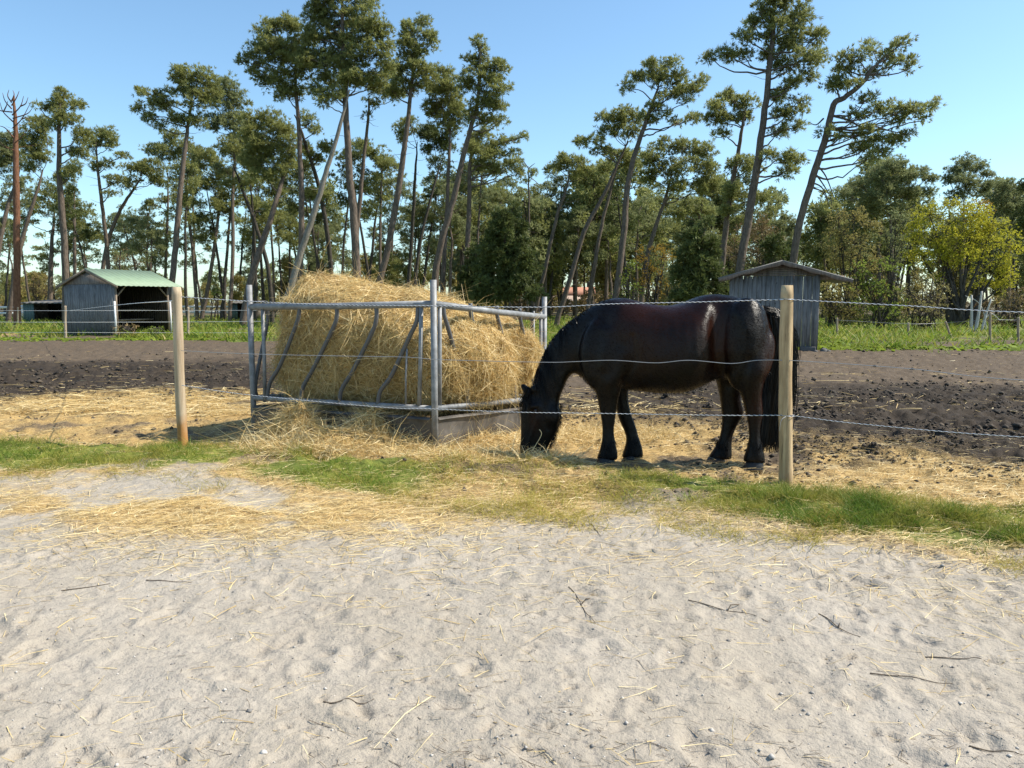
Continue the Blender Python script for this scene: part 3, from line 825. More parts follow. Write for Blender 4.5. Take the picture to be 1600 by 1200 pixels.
def fence_y(px):
    # the line from the left post to the right post, a little on the camera side
    k = (px-800)/F; d = PR-PL
    s_ = (k*PL[1]-PL[0])/(d[0]-k*d[1]); return (PL+d*s_)[1]-.055
def wire(pts, r, mat, label, pitch=None, group=None, name='fence_wire', twist=150):
    P = np.array(pts); P = smooth_path(P, 24)
    s_ = np.concatenate([[0], np.cumsum(np.linalg.norm(np.diff(P, axis=0), axis=1))])
    n = int(s_[-1]/.012) if pitch else len(P)
    q = np.linspace(0, s_[-1], n); P = np.stack([np.interp(q, s_, P[:, i]) for i in range(3)], -1)
    mb = MB(); mb.tube(P, r, 5, True)
    if pitch:
        vv = np.repeat(q*twist, 5) + np.tile(np.arange(5)*1.1, n)
        mb.var[0][:len(vv)] = vv
    o = mb.build(name, M[mat], None, True); return setp(o, label, 'wire')
def fpts(l): return [at(x, y, fence_y(x)) for x, y in l]
def rpts(l):       # right of the post the line runs to the next post
    out = []
    for x, y in l:
        k = (x-800)/F; d = PO-PR; s_ = (k*PR[1]-PR[0])/(d[0]-k*d[1]); out.append(at(x, y, (PR+d*s_)[1]-.055))
    return out
endR = lambda z: [np.array([PO[0], PO[1]-.055, z])]
wire(fpts([(283,464),(393,471),(513,476),(673,478),(848,480),(955,475),(1092,472),(1228,468)]) + rpts([(1250,469),(1420,478),(1600,488)]) + endR(1.40), .0042, 'rope', 'top black and white twisted wire crossing above the horse back', 1)
wire(fpts([(283,548),(389,553),(520,556),(635,558),(689,562),(848,566),(900,565),(958,563),(1024,567),(1077,563),(1142,568),(1183,563),(1228,563)]) + rpts([(1250,564),(1420,576),(1600,594)]) + endR(1.00), .0028, 'wire', 'thin wavy grey middle wire crossing the belly of the horse')
wire(fpts([(284,602),(389,617),(593,636),(673,639),(805,644),(936,646),(1124,649),(1228,649)]) + rpts([(1250,651),(1350,663),(1600,683)]) + endR(.68), .0038, 'rope', 'lowest twisted wire crossing the horse legs and muzzle', 1)
# small ties at the right post
for i, (y, l) in enumerate(((468, 'top'), (649, 'lowest'))):
    c = at(1229, y, 6.16); a = np.linspace(0, 2*math.pi, 14)
    mb = MB(); mb.tube(np.stack([c[0]+.060*np.cos(a), 6.16+.060*np.sin(a), c[2]+.004*np.sin(a*2)], -1), .003, 5)
    if i: mb.tube(smooth_path([c+[-.03,-.06,0], c+[-.07,-.08,-.03], c+[-.08,-.07,-.12]], 6), .0025, 5)
    o = mb.build('wire_tie', M['wire']); setp(o, f'loop of wire tying the {l} wire to the right post', 'wire tie')

# far fence on the left: thin stakes and pale ropes
def stake(xb, yb, yt, label, xt=None, mat='post_far', d=.10, Y=None):
    Y = Y or CAMH*F/(yb-HOR+.01)
    return round_post((xb, yb), (xt or xb, yt), d, Y, label, mat, wob=.003)
Y102 = 30.3
stake(102, 530, 478, 'brown stake in front of the green roofed shelter wall')
stake(28, 508, 480, 'thin stake at the far left beyond the yellow straw patch')
stake(294, 527, 480, 'thin stake close behind the leaning post left of the feeder')
wl = []
p102 = lambda y: at(102, y, 31.2-1.0)
def farw(y0, y1, y2, lab, r=.0055):
    wire([at(-60, y0, 31), at(102, y0+.5, 29.9), at(292, y1, 31.2), at(420, y2, 31)], r, 'white', lab, name='fence_rope')
farw(485, 485, 485, 'upper pale rope running past the left shelter front')
farw(503, 503, 502, 'middle pale rope running past the left shelter front', .007)
farw(519, 520, 520, 'lower pale rope running past the left shelter front')
wire([PL+[0, .05, 1.5], at(190, 476, 16), at(102, 486, 29.9)], .006, 'white', 'pale rope running from the leaning post back to the brown stake', name='fence_rope')

# right far fence
for x, yb, yt, xt, lab in ((1308,524,497,1308,'slim stake nearest the grey shelter'), (1419,527,504,1419,'short stake in front of the pale shrub'),
                       (1486,527,502,1477,'stake leaning to the left before the big yellow green tree'), (1547,533,488,1547,'tall thin stake right of the white dead stems'),
                       (1591,533,496,1591,'thick stake at the right edge of the far meadow')):
    stake(xb=x, yb=yb, yt=yt, xt=xt, label=lab, d=.09)
wire([at(1308, 500, 32), at(1419, 506, 31.5), at(1480, 504, 31.5), at(1547, 500, 28.7), at(1591, 500, 28.7), at(1680, 500, 28)], .005, 'wire', 'thin wire strung along the far stakes of the right meadow')

# white dead stems
r = thing('dead_stems', 'bare white dead stems standing before the right thicket', 'dead tree', at(1522, 517, 37.5)*[1, 1, 0])
R0 = np.array(r.location)
for pts, w_ in (([(1517,520),(1518,490),(1518,461)], .085), ([(1524,518),(1530,485),(1534,455)], .09), ([(1533,518),(1541,490),(1549,467)], .07), ([(1541,519),(1538,492),(1528,472),(1508,462)], .03), ([(1535,505),(1548,490),(1562,500)], .03)):
    mb = MB(); P = smooth_path([at(x, y, 37.5) for x, y in pts], 4)-R0; P[0][2] = -.1
    mb.tube(P, np.linspace(w_, w_*.5, len(P)), 7); mb.build('stem', M['bark_white'], r, True)

# far white rail fence
def rail_fence(x0, x1, Y, label):
    A = at(x0, 500, Y)[0]; B = at(x1, 500, Y)[0]; r = thing('rail_fence', label, 'fence', (A, Y, 0))
    n = max(2, int((B-A)/2.2)+1)
    for i in range(n):
        mb = MB(); x = (B-A)*i/(n-1); mb.box((x-.09, -.06, 0), (x+.09, .06, 1.15)); mb.build('post', M['white'], r)
    for z in (.45, .95):
        mb = MB(); mb.box((-.1, -.09, z-.09), (B-A+.1, -.062, z+.09)); mb.build('rail', M['white'], r)
rail_fence(-30, 36, 66, 'white rail fence section left of the reddish trunk')
rail_fence(262, 392, 72, 'white rail fence section between the left shelter and the feeder')
rail_fence(560, 700, 85, 'white rail fence section far behind the hay feeder')

# ------------------------------------------------------------ hay feeder
A0 = np.array([-2.91, 8.57, 0.]); B0 = np.array([-.756, 7.44, 0.])
EU = (B0-A0); LU = np.linalg.norm(EU); EU /= LU; EV = np.array([-EU[1], EU[0], 0.]); LV = 2.50
ZB = gz(B0[0], B0[1]); 
def fp(u, v, z):
    """feeder coordinates: u along the left-hand panel, v into the depth; the frame leans back a little"""
    p = A0+EU*u+EV*v
    return np.array([p[0], p[1], z-.035*(1-u/LU)-.17*v/LV*(1 if True else 0)])
def uv_px(x, z_y, side):
    """solve for the point of a panel seen at photo pixel (x, y)"""
    k = (x-800)/F
    if side == 'L': s_ = (k*A0[1]-A0[0])/(EU[0]-k*EU[1]); Pp = A0+EU*s_
    else: s_ = (k*B0[1]-B0[0])/(EV[0]-k*EV[1]); Pp = B0+EV*s_
    return at(x, z_y, Pp[1])
FR = thing('hay_feeder', 'galvanised square ring feeder with slanted bars around the hay', 'hay feeder', (0, 0, 0))
FR.location = tuple((A0+B0)/2+EV*LV/2)
O = np.array(FR.location)
def tb(name, P, r, n=10, sm_=True, mat=None):
    mat = mat or ('galv_shaded' if name == 'slant_bar' else 'galv')
    mb = MB(); mb.tube(np.array(P)-O, r, n); return mb.build(name, M[mat], FR, True)
RH = 1.47
for (u, v, top) in ((0, 0, 1.71), (LU, 0, 1.70), (LU, LV, 1.72), (0, LV, 1.72)):
    p = fp(u, v, 0); z = gz(p[0], p[1])-.03
    tb('leg', [[p[0], p[1], z], [p[0], p[1], z+.6], fp(u, v, top)+[0, 0, .0]], .032, 12)
for (u0, v0, u1, v1) in ((0,0,LU,0), (LU,0,LU,LV), (LU,LV,0,LV), (0,LV,0,0)):
    tb('top_rail', [fp(u0, v0, RH), fp((u0+u1)/2, (v0+v1)/2, RH-.008), fp(u1, v1, RH)], .034, 12)
    tb('bottom_rail', [fp(u0, v0, .45), fp(u1, v1, .45)], .030, 12)
for s in (.055, .15): pass
# the left-hand panel as seen: upright, four S-shaped bars, upright
for pts in ([(410,478),(413,560),(414,628)], [(658,480),(657,560),(655,640)], [(636,545),(634,590),(634,640)]):
    tb('upright_bar', [uv_px(x, y, 'L') for x, y in pts], .021 if pts[0][1] < 500 else .010)
def sbar(pts, side, r=.022):
    P = smooth_path([uv_px(x, y, side) for x, y in pts], 5); tb('slant_bar', P, r)
sbar([(468,477),(467,492),(461,512),(438,570),(422,598),(417,625)], 'L')
sbar([(526,477),(526,496),(519,516),(490,575),(474,604),(470,626)], 'L')
sbar([(588,477),(588,498),(581,520),(551,580),(534,608),(530,632)], 'L')
sbar([(653,480),(651,502),(640,526),(612,586),(594,612),(590,637)], 'L')
for x in (687, 845): tb('upright_bar', [uv_px(x, 472 if x < 700 else 487, 'R'), uv_px(x, 560, 'R'), uv_px(x, 640 if x < 700 else 622, 'R')], .021)
for x in (834,): tb('upright_bar', [uv_px(x, 486, 'R'), uv_px(x, 560, 'R'), uv_px(x, 622, 'R')], .012)
sbar([(693,473),(694,492),(700,512),(718,575),(728,603),(730,634)], 'R')
sbar([(735,474),(736,492),(742,515),(757,570),(766,600),(768,632)], 'R')
sbar([(776,478),(777,494),(782,514),(796,568),(803,596),(804,628)], 'R')
sbar([(812,482),(813,498),(817,518),(827,560),(831,590),(832,624)], 'R')
for (uu, vv, du, dv) in ((0, .15, 0, 1), (.0, LV, 1, 0)):    # hidden rear panels
    for i in range(5):
        a = .25+i*.5
        p = [(uu+du*a, vv+dv*(a-.15) if dv else vv)]
        u_, v_ = p[0]; v_ = min(v_, LV-.2) if dv else v_
        tb('slant_bar', smooth_path([fp(u_, v_, RH), fp(u_, v_, 1.3), fp(u_+du*-.25, v_+dv*-.0+(-.2 if dv else 0), .65), fp(u_+du*-.25, v_+(-.2 if dv else 0), .45)], 4), .022)
# trough skirt: inward-sloping sheet with a folded rim
def skirt(u0, v0, u1, v1):
    mb = MB(); n = 14; V = []
    nu = np.array([v1-v0, -(u1-u0)]); nu = nu/np.linalg.norm(nu)
    rows = [(.34, .035), (.365, .012), (.35, .004), (.20, -.01), (.03, -.03), (.02, -.05), (.34, -.03)]
    for (z, off_) in rows:
        for i in range(n+1):
            f = i/n; u = u0+(u1-u0)*f; v = v0+(v1-v0)*f
            dent = .015*math.sin(f*11+z*9)
            u += nu[0]*(off_+dent); v += nu[1]*(off_+dent)
            V.append(fp(u, v, z)-O)
    k = n+1; Q = [[r_*k+i, r_*k+i+1, (r_+1)*k+i+1, (r_+1)*k+i] for r_ in range(len(rows)-1) for i in range(n)]
    mb.add(V, Q); mb.build('trough_side', M['skirt'], FR)
e = .03
skirt(e, .0, LU-e, .0); skirt(LU, e, LU, LV-e); skirt(LU-e, LV, e, LV); skirt(0, LV-e, 0, e)
mb = MB(); mb.add([fp(u, v, .07)-O for u, v in ((.05,.05),(LU-.05,.05),(LU-.05,LV-.05),(.05,LV-.05))], [[0,1,2,3]]); mb.build('trough_floor', M['skirt'], FR)

# ------------------------------------------------------------ the hay
rg = np.random.default_rng(31)
def hay_surface(th, ph):
    """th azimuth, ph -pi/2..pi/2 ; returns world points"""
    cx, cy, cz = np.cos(ph)*np.cos(th), np.cos(ph)*np.sin(th), np.sin(ph)
    e = .42; sp = lambda a: np.sign(a)*np.abs(a)**e
    # superquadric in u,v,z
    U = np.sign(np.cos(th))*np.abs(np.cos(th))**e*np.abs(np.cos(ph))**.5
    Vv = np.sign(np.sin(th))*np.abs(np.sin(th))**e*np.abs(np.cos(ph))**.5
    W = np.sign(cz)*np.abs(cz)**.62
    u = LU/2+.01+U*(LU/2-.03); v = LV/2+Vv*(LV/2-.07)
    s = np.clip(u/LU, 0, 1)
    top = np.interp(s, [0, .06, .16, .26, .4, .6, .8, 1.], [1.44, 1.72, 1.93, 1.79, 1.71, 1.63, 1.54, 1.40])
    top = top-.30*np.clip(v/LV-.62, 0, 1)*1.2
    z = np.where(W > 0, .95+(top-.95)*W, .95+(.95-.40)*W)
    zz = np.clip((z-.4)/1.1, 0, 1)
    # the side facing right bulges through the bars, more so low down and at the far end
    bulge = sm(.6, 1, s)*np.sin(np.clip(zz, 0, 1)*math.pi)*(.05+.13*np.clip(v/LV, 0, 1))
    u = u+bulge*1.0 - .03*sm(.4, 0, s)*0
    v = v+0.02
    n = fbm(u*2.3+th*0+3, z*2.6+v*1.9, 301, 4)-.5
    n2 = fbm(v*3.1+7, z*3.3+u*2.1, 307, 3)-.5
    g = .24*n+.16*n2+.05*(fbm(u*7, z*9+v*6, 311, 2)-.5)
    # deep groove in the right face (the collapsed end)
    gr = -.26*np.exp(-((v-1.72)/.17)**2)*sm(.75, 1, s)*sm(.9, .3, zz) + .07*np.exp(-((v-1.15)/.35)**2)*sm(.8, 1, s)*sm(.9, .4, zz)
    u = u+U*(g*.9+gr); v = v+Vv*g*.55; z = z+W*g*.6
    p = A0[None]+EU[None]*u[:, None]+EV[None]*v[:, None]
    p[:, 2] = z-.035*(1-s)-.15*np.clip(v/LV, 0, 1)
    return p
nt_, np_ = 240, 110
T_, P_ = np.meshgrid(np.linspace(-math.pi, math.pi, nt_, endpoint=False), np.linspace(-1.45, 1.5707, np_), indexing='ij')
HV = hay_surface(T_.ravel()+1e-5, P_.ravel())
i = np.arange(nt_)[:, None]; j = np.arange(np_-1)[None]
HQ = np.stack([i*np_+j, ((i+1) % nt_)*np_+j, ((i+1) % nt_)*np_+j+1, i*np_+j+1], -1).reshape(-1, 4)
hay = thing('hay_bale', 'large golden bale of loose hay heaped inside the galvanised feeder', 'hay', O)
core = mesh_np('bale_core', HV-O, HQ, M['hay'], hay, True)
# strands covering it
C = (HV[HQ[:, 0]]+HV[HQ[:, 2]])/2
Nn = np.cross(HV[HQ[:, 1]]-HV[HQ[:, 0]], HV[HQ[:, 3]]-HV[HQ[:, 0]]); Ar = np.linalg.norm(Nn, axis=1); Nn = unit(Nn)
ctr = O+[0, 0, .95]
Nn *= np.sign(np.sum(Nn*(C-ctr), axis=1))[:, None]
def hay_strands(n, Lm, Wm, lift, rng, grav=.35):
    k = rng.choice(len(C), n, p=Ar/Ar.sum())
    P = C[k]+rng.normal(0, .012, (n, 3)); Nk = Nn[k]
    t = unit(np.cross(Nk, rng.normal(size=(n, 3))))
    t = unit(t+np.array([0, 0, -grav])*rng.random((n, 1)) + Nk*np.abs(rng.normal(0, lift, (n, 1))))
    L = Lm*rng.lognormal(0, .45, n); W = Wm*rng.uniform(.6, 1.4, n)
    bend = rng.normal(0, .25, (n, 3))*L[:, None]-Nk*(L*.15)[:, None]+np.array([0, 0, -.12])*L[:, None]
    Vv, Qd = strands(P+Nk*.004, t, L, W, bend, rng, 3)
    # tufts: tone varies by clump
    vv = np.clip(.45+.5*(fbm(P[:, 0]*4+P[:, 1]*3, P[:, 2]*4, 333)-.5)+rng.normal(0, .18, n), 0, 1)
    return Vv, Qd, np.repeat(vv, 8)
A_ = hay_strands(92000, .13, .0052, .13, rg); B_ = hay_strands(12000, .14, .0052, .45, rg, 1.0)
o2 = len(A_[0])
mesh_np('loose_stalks', np.concatenate([A_[0], B_[0]])-O, np.concatenate([A_[1], B_[1]+o2]), M['straw'], hay, False, {'var': np.concatenate([A_[2], B_[2]])})

# clumps of hay pulled out of the feeder
def heap(cx, cy, rx, ry, h, n, label, rng, z0=None, L=.16, drape=0):
    n = int(n*1.7); zc = gz(cx, cy) if z0 is None else z0
    r = rng.uniform(0, 1, n)**.5; a = rng.uniform(0, 6.283, n)
    x = rx*r*np.cos(a); y = ry*r*np.sin(a)
    prof = np.exp(-(r*1.5)**2)*h*(.75+.6*(fbm(x*7+cx*3, y*7, 401)-.35))
    P = np.stack([x, y, prof*rng.uniform(.5, 1.0, n)], -1)
    zz = height(cx+x, cy+y)-zc
    P[:, 2] = np.maximum(P[:, 2]+zz*(1-np.exp(-(r*1.2)**2)), zz+.004)
    D = unit(rng.normal(size=(n, 3))*[1, 1, .55])
    Ls = L*rng.lognormal(0, .45, n)
    Vv, Qd = strands(P, D, Ls, .0055*rng.uniform(.6, 1.3, n), rng.normal(0, .3, (n, 3))*Ls[:, None]+np.array([0, 0, -.25])*Ls[:, None], rng, 3)
    Vv[:, 2] = np.maximum(Vv[:, 2], -.02)
    m_, k_ = 20, 28
    rr = np.linspace(0, 1, m_); aa = np.linspace(0, 6.283, k_, endpoint=False); RR, AA = np.meshgrid(rr, aa, indexing='ij')
    X = rx*RR*np.cos(AA); Yy = ry*RR*np.sin(AA)
    Z = np.exp(-(RR*1.5)**2)*h*.92*(.75+.6*(fbm(X*7+cx*3, Yy*7, 401)-.35))-.03*RR
    Vc = np.stack([X, Yy, Z], -1).reshape(-1, 3); Vc[:, 2] += (height(cx+X.ravel(), cy+Yy.ravel())-zc)*RR.ravel()
    i = np.arange(m_-1)[:, None]*k_; j = np.arange(k_)[None]
    Qc = np.stack([i+j, i+k_+j, i+k_+(j+1) % k_, i+(j+1) % k_], -1).reshape(-1, 4)
    t = thing('hay_heap', label, 'hay heap', (cx, cy, zc))
    mesh_np('heap_core', Vc, Qc, M['hay'], t, True)
    mesh_np('loose_stalks', Vv, Qd, M['straw'], t, False, {'var': np.repeat(np.clip(rng.beta(2.2, 2, n), 0, 1), 8)})
def fpg(px_, y_):      # ground point under a photo pixel
    ry = -(y_-600)/F; Y = CAMH*(cp+ry*sp_)/(sp_-ry*cp); return at(px_, y_, Y)
p = fpg(465, 697); heap(p[0], p[1]-.02, .36, .28, .60, 4200, 'tall tangled hay heap leaning against the left panel of the feeder', rg)
p = fpg(582, 700); heap(p[0], p[1], .28, .22, .52, 2800, 'small pointed hay heap hanging over the bottom rail of the feeder', rg)
p = fpg(535, 706); heap(p[0], p[1]-.05, 1.05, .42, .27, 6500, 'long low bank of spilled hay along the foot of the feeder', rg)
p = fpg(760, 726); heap(p[0], p[1], .95, .28, .11, 4200, 'pale hay bank in front of the grazing horse muzzle', rg, L=.10)
p = fpg(760, 694); heap(p[0], p[1]+.05, .70, .40, .10, 2600, 'hay spilled under the right side of the feeder trough', rg, L=.11)
p = fpg(930, 690); heap(p[0], p[1]+.3, 1.0, .55, .07, 4200, 'thin spread of hay between the muzzle and the front hooves', rg, L=.11)

# sticks on the sand
stk = [((505,1100),(585,1096),'short dark stick lying near the bottom centre of the sand'), ((95,925),(175,912),'dark stick lying on the left of the sandy track'),
       ((1075,940),(1200,968),'longest dark twig right of centre on the sand'), ((1280,960),(1345,995),'bent dark twig beside the longest twig on the sand'),
       ((1360,1046),(1490,1058),'thin straight twig at the lower right of the sand'), ((1445,1020),(1545,1028),'thin brown twig near the right edge of the sand'),
       ((1515,1152),(1600,1170),'dark twig in the bottom right corner of the sand'), ((890,920),(930,978),'forked twig in the middle of a small straw tangle'),
       ((925,820),(940,838),'reddish dry stem lying where grass meets sand'), ((230,908),(300,910),'thin dark stick left of the yellow straw on sand')]
for (a, b, lab) in stk:
    p = fpg(*a); q = fpg(*b); n = 7; t = np.linspace(0, 1, n)[:, None]; P = p*(1-t)+q*t
    P[:, :2] += RNG.normal(0, .0025, (n, 2)); P[:, 2] = height(P[:, 0], P[:, 1])+.004
    mb = MB(); mb.tube(smooth_path(P-P[0], 3), np.linspace(.0028, .0012, (n-1)*3+1), 6)
    if 'forked' in lab or 'longest' in lab: mb.tube((P[3]-P[0])+np.array([[0,0,0],[.03,.05,.01],[.08,.08,.0]]), .003, 5)
    o = mb.build('twig', M['stick'], None, True); o.location = P[0]; setp(o, lab, 'twig')
# ------------------------------------------------------------ the horse
HY = 7.12
def hc(cx, cy, Y):      # traced crop coordinates of the side view
    # the horse stands at a slight angle: croup nearer, muzzle farther away
    return at(780+cx/3.2, 430+cy/3.2, Y+float(np.interp(cx, [100, 300, 540, 1300], [.24, .18, .05, -.16])))
def loft(mb, rings, n=28, e=2.25, sub=4, grow=1.0):
    """rings: (p1 (x,y), p2 (x,y), halfwidth, yoff) ; p1/p2 outline points seen from the side"""
    R = np.array([[*r[0], *r[1], r[2], r[3]] for r in rings], float)
    R = smooth_path(R, sub)
    V = []
    for r in R:
        Y = HY+r[5]; a = hc(r[0], r[1], Y); b = hc(r[2], r[3], Y)
        c = (a+b)/2; h = (a-b)/2*(1+(grow-1)*.75); r[4] *= grow
        th = np.arange(n)*2*math.pi/n
        cs, sn = np.cos(th), np.sin(th)
        u = np.sign(cs)*np.abs(cs)**(2/e); v = np.sign(sn)*np.abs(sn)**(2/e)
        V.append(c+u[:, None]*h+v[:, None]*np.array([0, -r[4], 0]))
    m = len(V); V = np.concatenate(V)
    i = np.arange(m-1)[:, None]*n; j = np.arange(n)[None]; j2 = (j+1) % n
    Q = np.stack([i+j, i+j2, i+n+j2, i+n+j], -1).reshape(-1, 4)
    V = np.vstack([V, V[:n].mean(0), V[-n:].mean(0)]); k = np.arange(n); k2 = (k+1) % n
    T = np.concatenate([np.stack([k2, k, np.full(n, m*n)], -1), np.stack([(m-1)*n+k, (m-1)*n+k2, np.full(n, m*n+1)], -1)])
    mb.add(V, Q, T)
def blob(mb, c, r, n=14):
    """ellipsoid at c with radii r"""
    c = np.array(c); V = []; m = 10
    for i in range(1, m):
        p = math.pi*i/m
        for j in range(n):
            t = 2*math.pi*j/n; V.append(c+np.array([math.sin(p)*math.cos(t), math.sin(p)*math.sin(t), math.cos(p)])*r)
    V.append(c+[0, 0, r[2]]); V.append(c-[0, 0, r[2]]); k = np.arange(n)
    Q = [[(i*n)+j, ((i+1)*n)+j, ((i+1)*n)+(j+1) % n, i*n+(j+1) % n] for i in range(m-2) for j in range(n)]
    T = [[len(V)-2, j, (j+1) % n] for j in range(n)]+[[len(V)-1, (m-2)*n+(j+1) % n, (m-2)*n+j] for j in range(n)]
    mb.add(V, Q, T)

hb = MB()
loft(hb, [((400,260),(402,460),.06,0), ((420,215),(420,505),.12,0), ((455,165),(470,545),.18,0), ((510,130),(540,562),.235,0), ((570,113),(610,568),.28,0), ((650,119),(680,577),.32,0),
          ((740,140),(760,586),.35,0), ((840,150),(850,589),.375,0), ((920,138),(925,583),.375,0), ((985,112),(985,563),.335,0),
          ((1040,97),(1045,535),.255,0), ((1095,93),(1100,515),.235,0), ((1150,100),(1150,530),.275,0), ((1205,112),(1205,550),.285,0),
          ((1258,131),(1258,555),.245,0), ((1305,158),(1303,540),.185,0), ((1342,200),(1341,480),.115,0), ((1366,265),(1364,400),.05,0)], 40, 2.15)
# neck
loft(hb, [((640,112),(560,560),.24,0), ((540,120),(480,545),.205,0), ((470,150),(430,520),.178,0), ((410,192),(390,494),.152,-.0), ((370,218),(372,488),.125,-.01), ((315,262),(345,510),.112,-.02), ((262,322),(328,545),.10,-.03),
          ((222,392),(316,580),.094,-.04), ((190,470),(306,610),.088,-.05), ((168,545),(300,640),.08,-.05)], 30, 2.1)
# head
loft(hb, [((175,540),(292,590),.055,-.05), ((142,585),(300,640),.088,-.05), ((118,635),(306,690),.105,-.055), ((108,685),(304,735),.102,-.06), ((106,735),(292,780),.086,-.065),
          ((106,785),(268,822),.070,-.07), ((104,830),(246,858),.062,-.07), ((101,865),(236,886),.063,-.07), ((104,895),(232,908),.058,-.07), ((125,915),(215,918),.038,-.07)], 28, 2.3)
# cheek, brow, nostril rims
for sg in (-1, 1):
    c = hc(262, 700, HY-.06); blob(hb, c+[0, sg*.062, 0], (.085, .050, .105))
    c = hc(176, 650, HY-.06); blob(hb, c+[0, sg*.088, 0], (.055, .038, .042))
    c = hc(128, 880, HY-.07); blob(hb, c+[0, sg*.044, 0], (.028, .022, .034))
# ears
def ear(base, tip, yo, w):
    b = hc(*base, HY+yo); t = hc(*tip, HY+yo*1.15); P = smooth_path([b, b*.6+t*.4+[-.0, -.006, .0], b*.25+t*.75, t], 3)
    hb.tube(P, np.interp(np.linspace(0, 1, len(P)), [0, .35, .75, 1], [w*.7, w, w*.65, w*.12]), 10)
ear((165,600), (104,540), .030, .044); ear((190,590), (158,548), -.110, .036)
# legs  (near hind, far hind, near fore, far fore)
loft(hb, [((1120,250),(1325,235),.09,-.11), ((1122,330),(1362,310),.115,-.14), ((1132,410),(1362,400),.115,-.16), ((1155,480),(1343,475),.112,-.17), ((1185,535),(1318,530),.092,-.17),
          ((1208,590),(1308,590),.072,-.165), ((1224,640),(1311,645),.056,-.16), ((1233,685),(1315,692),.052,-.16), ((1243,730),(1308,738),.044,-.16), ((1249,785),(1303,792),.040,-.16),
          ((1247,835),(1310,840),.048,-.16), ((1236,880),(1320,888),.062,-.16), ((1226,915),(1324,920),.066,-.16), ((1220,935),(1326,938),.064,-.16)], 26, 2.0, 4, 1.14)
loft(hb, [((1070,260),(1280,260),.12,.13), ((1068,380),(1262,370),.125,.16), ((1080,470),(1240,460),.11,.165), ((1093,540),(1210,545),.088,.17), ((1105,600),(1204,615),.066,.17),
          ((1113,660),(1217,670),.052,.17), ((1116,705),(1214,700),.046,.17), ((1114,745),(1190,748),.040,.17), ((1106,795),(1168,800),.040,.17), ((1090,845),(1160,855),.048,.17),
          ((1066,885),(1160,895),.058,.17), ((1046,915),(1158,920),.062,.17)], 26, 2.2, 4, 1.14)
loft(hb, [((470,250),(640,270),.10,-.15), ((462,380),(642,400),.115,-.17), ((472,480),(622,500),.10,-.165), ((483,555),(602,565),.082,-.16), ((493,615),(592,622),.062,-.155), ((503,672),(583,678),.051,-.15),
          ((511,715),(578,720),.043,-.15), ((516,770),(573,775),.037,-.15), ((516,820),(577,825),.042,-.15), ((508,862),(586,868),.054,-.15), ((498,895),(590,900),.060,-.15), ((488,920),(590,925),.062,-.15)], 26, 2.2, 4, 1.14)
loft(hb, [((520,400),(680,420),.09,.14), ((545,510),(655,520),.085,.16), ((566,570),(642,575),.070,.16), ((580,630),(645,635),.055,.16), ((590,685),(658,690),.049,.16), ((604,730),(674,732),.042,.16),
          ((624,775),(688,776),.038,.16), ((636,815),(698,815),.042,.16), ((632,852),(712,856),.054,.16), ((622,885),(716,890),.060,.16), ((614,912),(715,916),.060,.16)], 26, 2.2, 4, 1.14)
# muscles: shoulder, stifle, gaskin
c = hc(520, 360, HY); blob(hb, c+[0, -.13, -.06], (.24, .13, .36)); blob(hb, c+[0, .13, -.06], (.24, .13, .36))
c = hc(1205, 300, HY); blob(hb, c+[.0, -.155, -.02], (.22, .165, .37)); blob(hb, c+[.0, .155, -.02], (.22, .165, .37))
c = hc(1150, 470, HY); blob(hb, c+[.05, -.165, 0], (.12, .10, .18)); blob(hb, c+[.05, .165, 0], (.12, .10, .18))
hroot_loc = hc(850, 960, HY); hroot_loc[2] = 0
tmp = hb.build('tmp', None)
md = tmp.modifiers.new('r', 'REMESH'); md.mode = 'VOXEL'; md.voxel_size = .0125
md = tmp.modifiers.new('s', 'SMOOTH'); md.factor = .6; md.iterations = 26
dg = bpy.context.evaluated_depsgraph_get(); ev = tmp.evaluated_get(dg); me = bpy.data.meshes.new_from_object(ev)
n = len(me.vertices); co = np.zeros(n*3, np.float32); me.vertices.foreach_get('co', co); co = co.reshape(-1, 3).astype(float)
nl = len(me.loops); lv = np.zeros(nl, np.int32); me.loops.foreach_get('vertex_index', lv)
pt = np.zeros(len(me.polygons), np.int32); me.polygons.foreach_get('loop_total', pt)
ps = np.zeros(len(me.polygons), np.int32); me.polygons.foreach_get('loop_start', ps)
no = np.zeros(n*3, np.float32); me.vertices.foreach_get('normal', no); no = no.reshape(-1, 3)
bpy.data.objects.remove(tmp)
quads = lv[ps[pt == 4][:, None]+np.arange(4)]; tris = lv[ps[pt == 3][:, None]+np.arange(3)]
# surface relief: coat undulations, folds behind the elbow and at the flank
X, Yy, Z = co.T
d_ = (fbm(X*4.2+Yy*3, Z*4.0, 501, 3)-.5)*.016 + (fbm(X*11+Yy*7, Z*9, 503, 3)-.5)*.004
body = (Z > .62)
co = co+no*(d_*np.where(body, 1, .3))[:, None]
def groove(pts, wd, dep, side=None):
    # a soft furrow (dep < 0) or ridge (dep > 0) along a line traced on the side view
    global co
    P_ = smooth_path([hc(a_, b_, HY) for a_, b_ in pts], 6)[:, [0, 2]]
    q = np.stack([X, Z], -1); dmin = np.full(len(q), 9.)
    for i_ in range(len(P_)-1):
        A_, B_ = P_[i_], P_[i_+1]; t_ = np.clip(((q-A_)@(B_-A_))/((B_-A_)@(B_-A_)+1e-9), 0, 1)
        dmin = np.minimum(dmin, np.linalg.norm(q-(A_+t_[:, None]*(B_-A_)), axis=1))
    wgt = np.exp(-(dmin/wd)**2)*np.clip(np.abs(no[:, 1])*1.6-.2, 0, 1)
    co = co+no*(dep*wgt)[:, None]
groove([(548,150),(505,230),(470,330),(455,430)], .05, -.006)        # front of the shoulder
groove([(600,150),(560,260),(520,360),(500,440)], .05, .012)          # blade
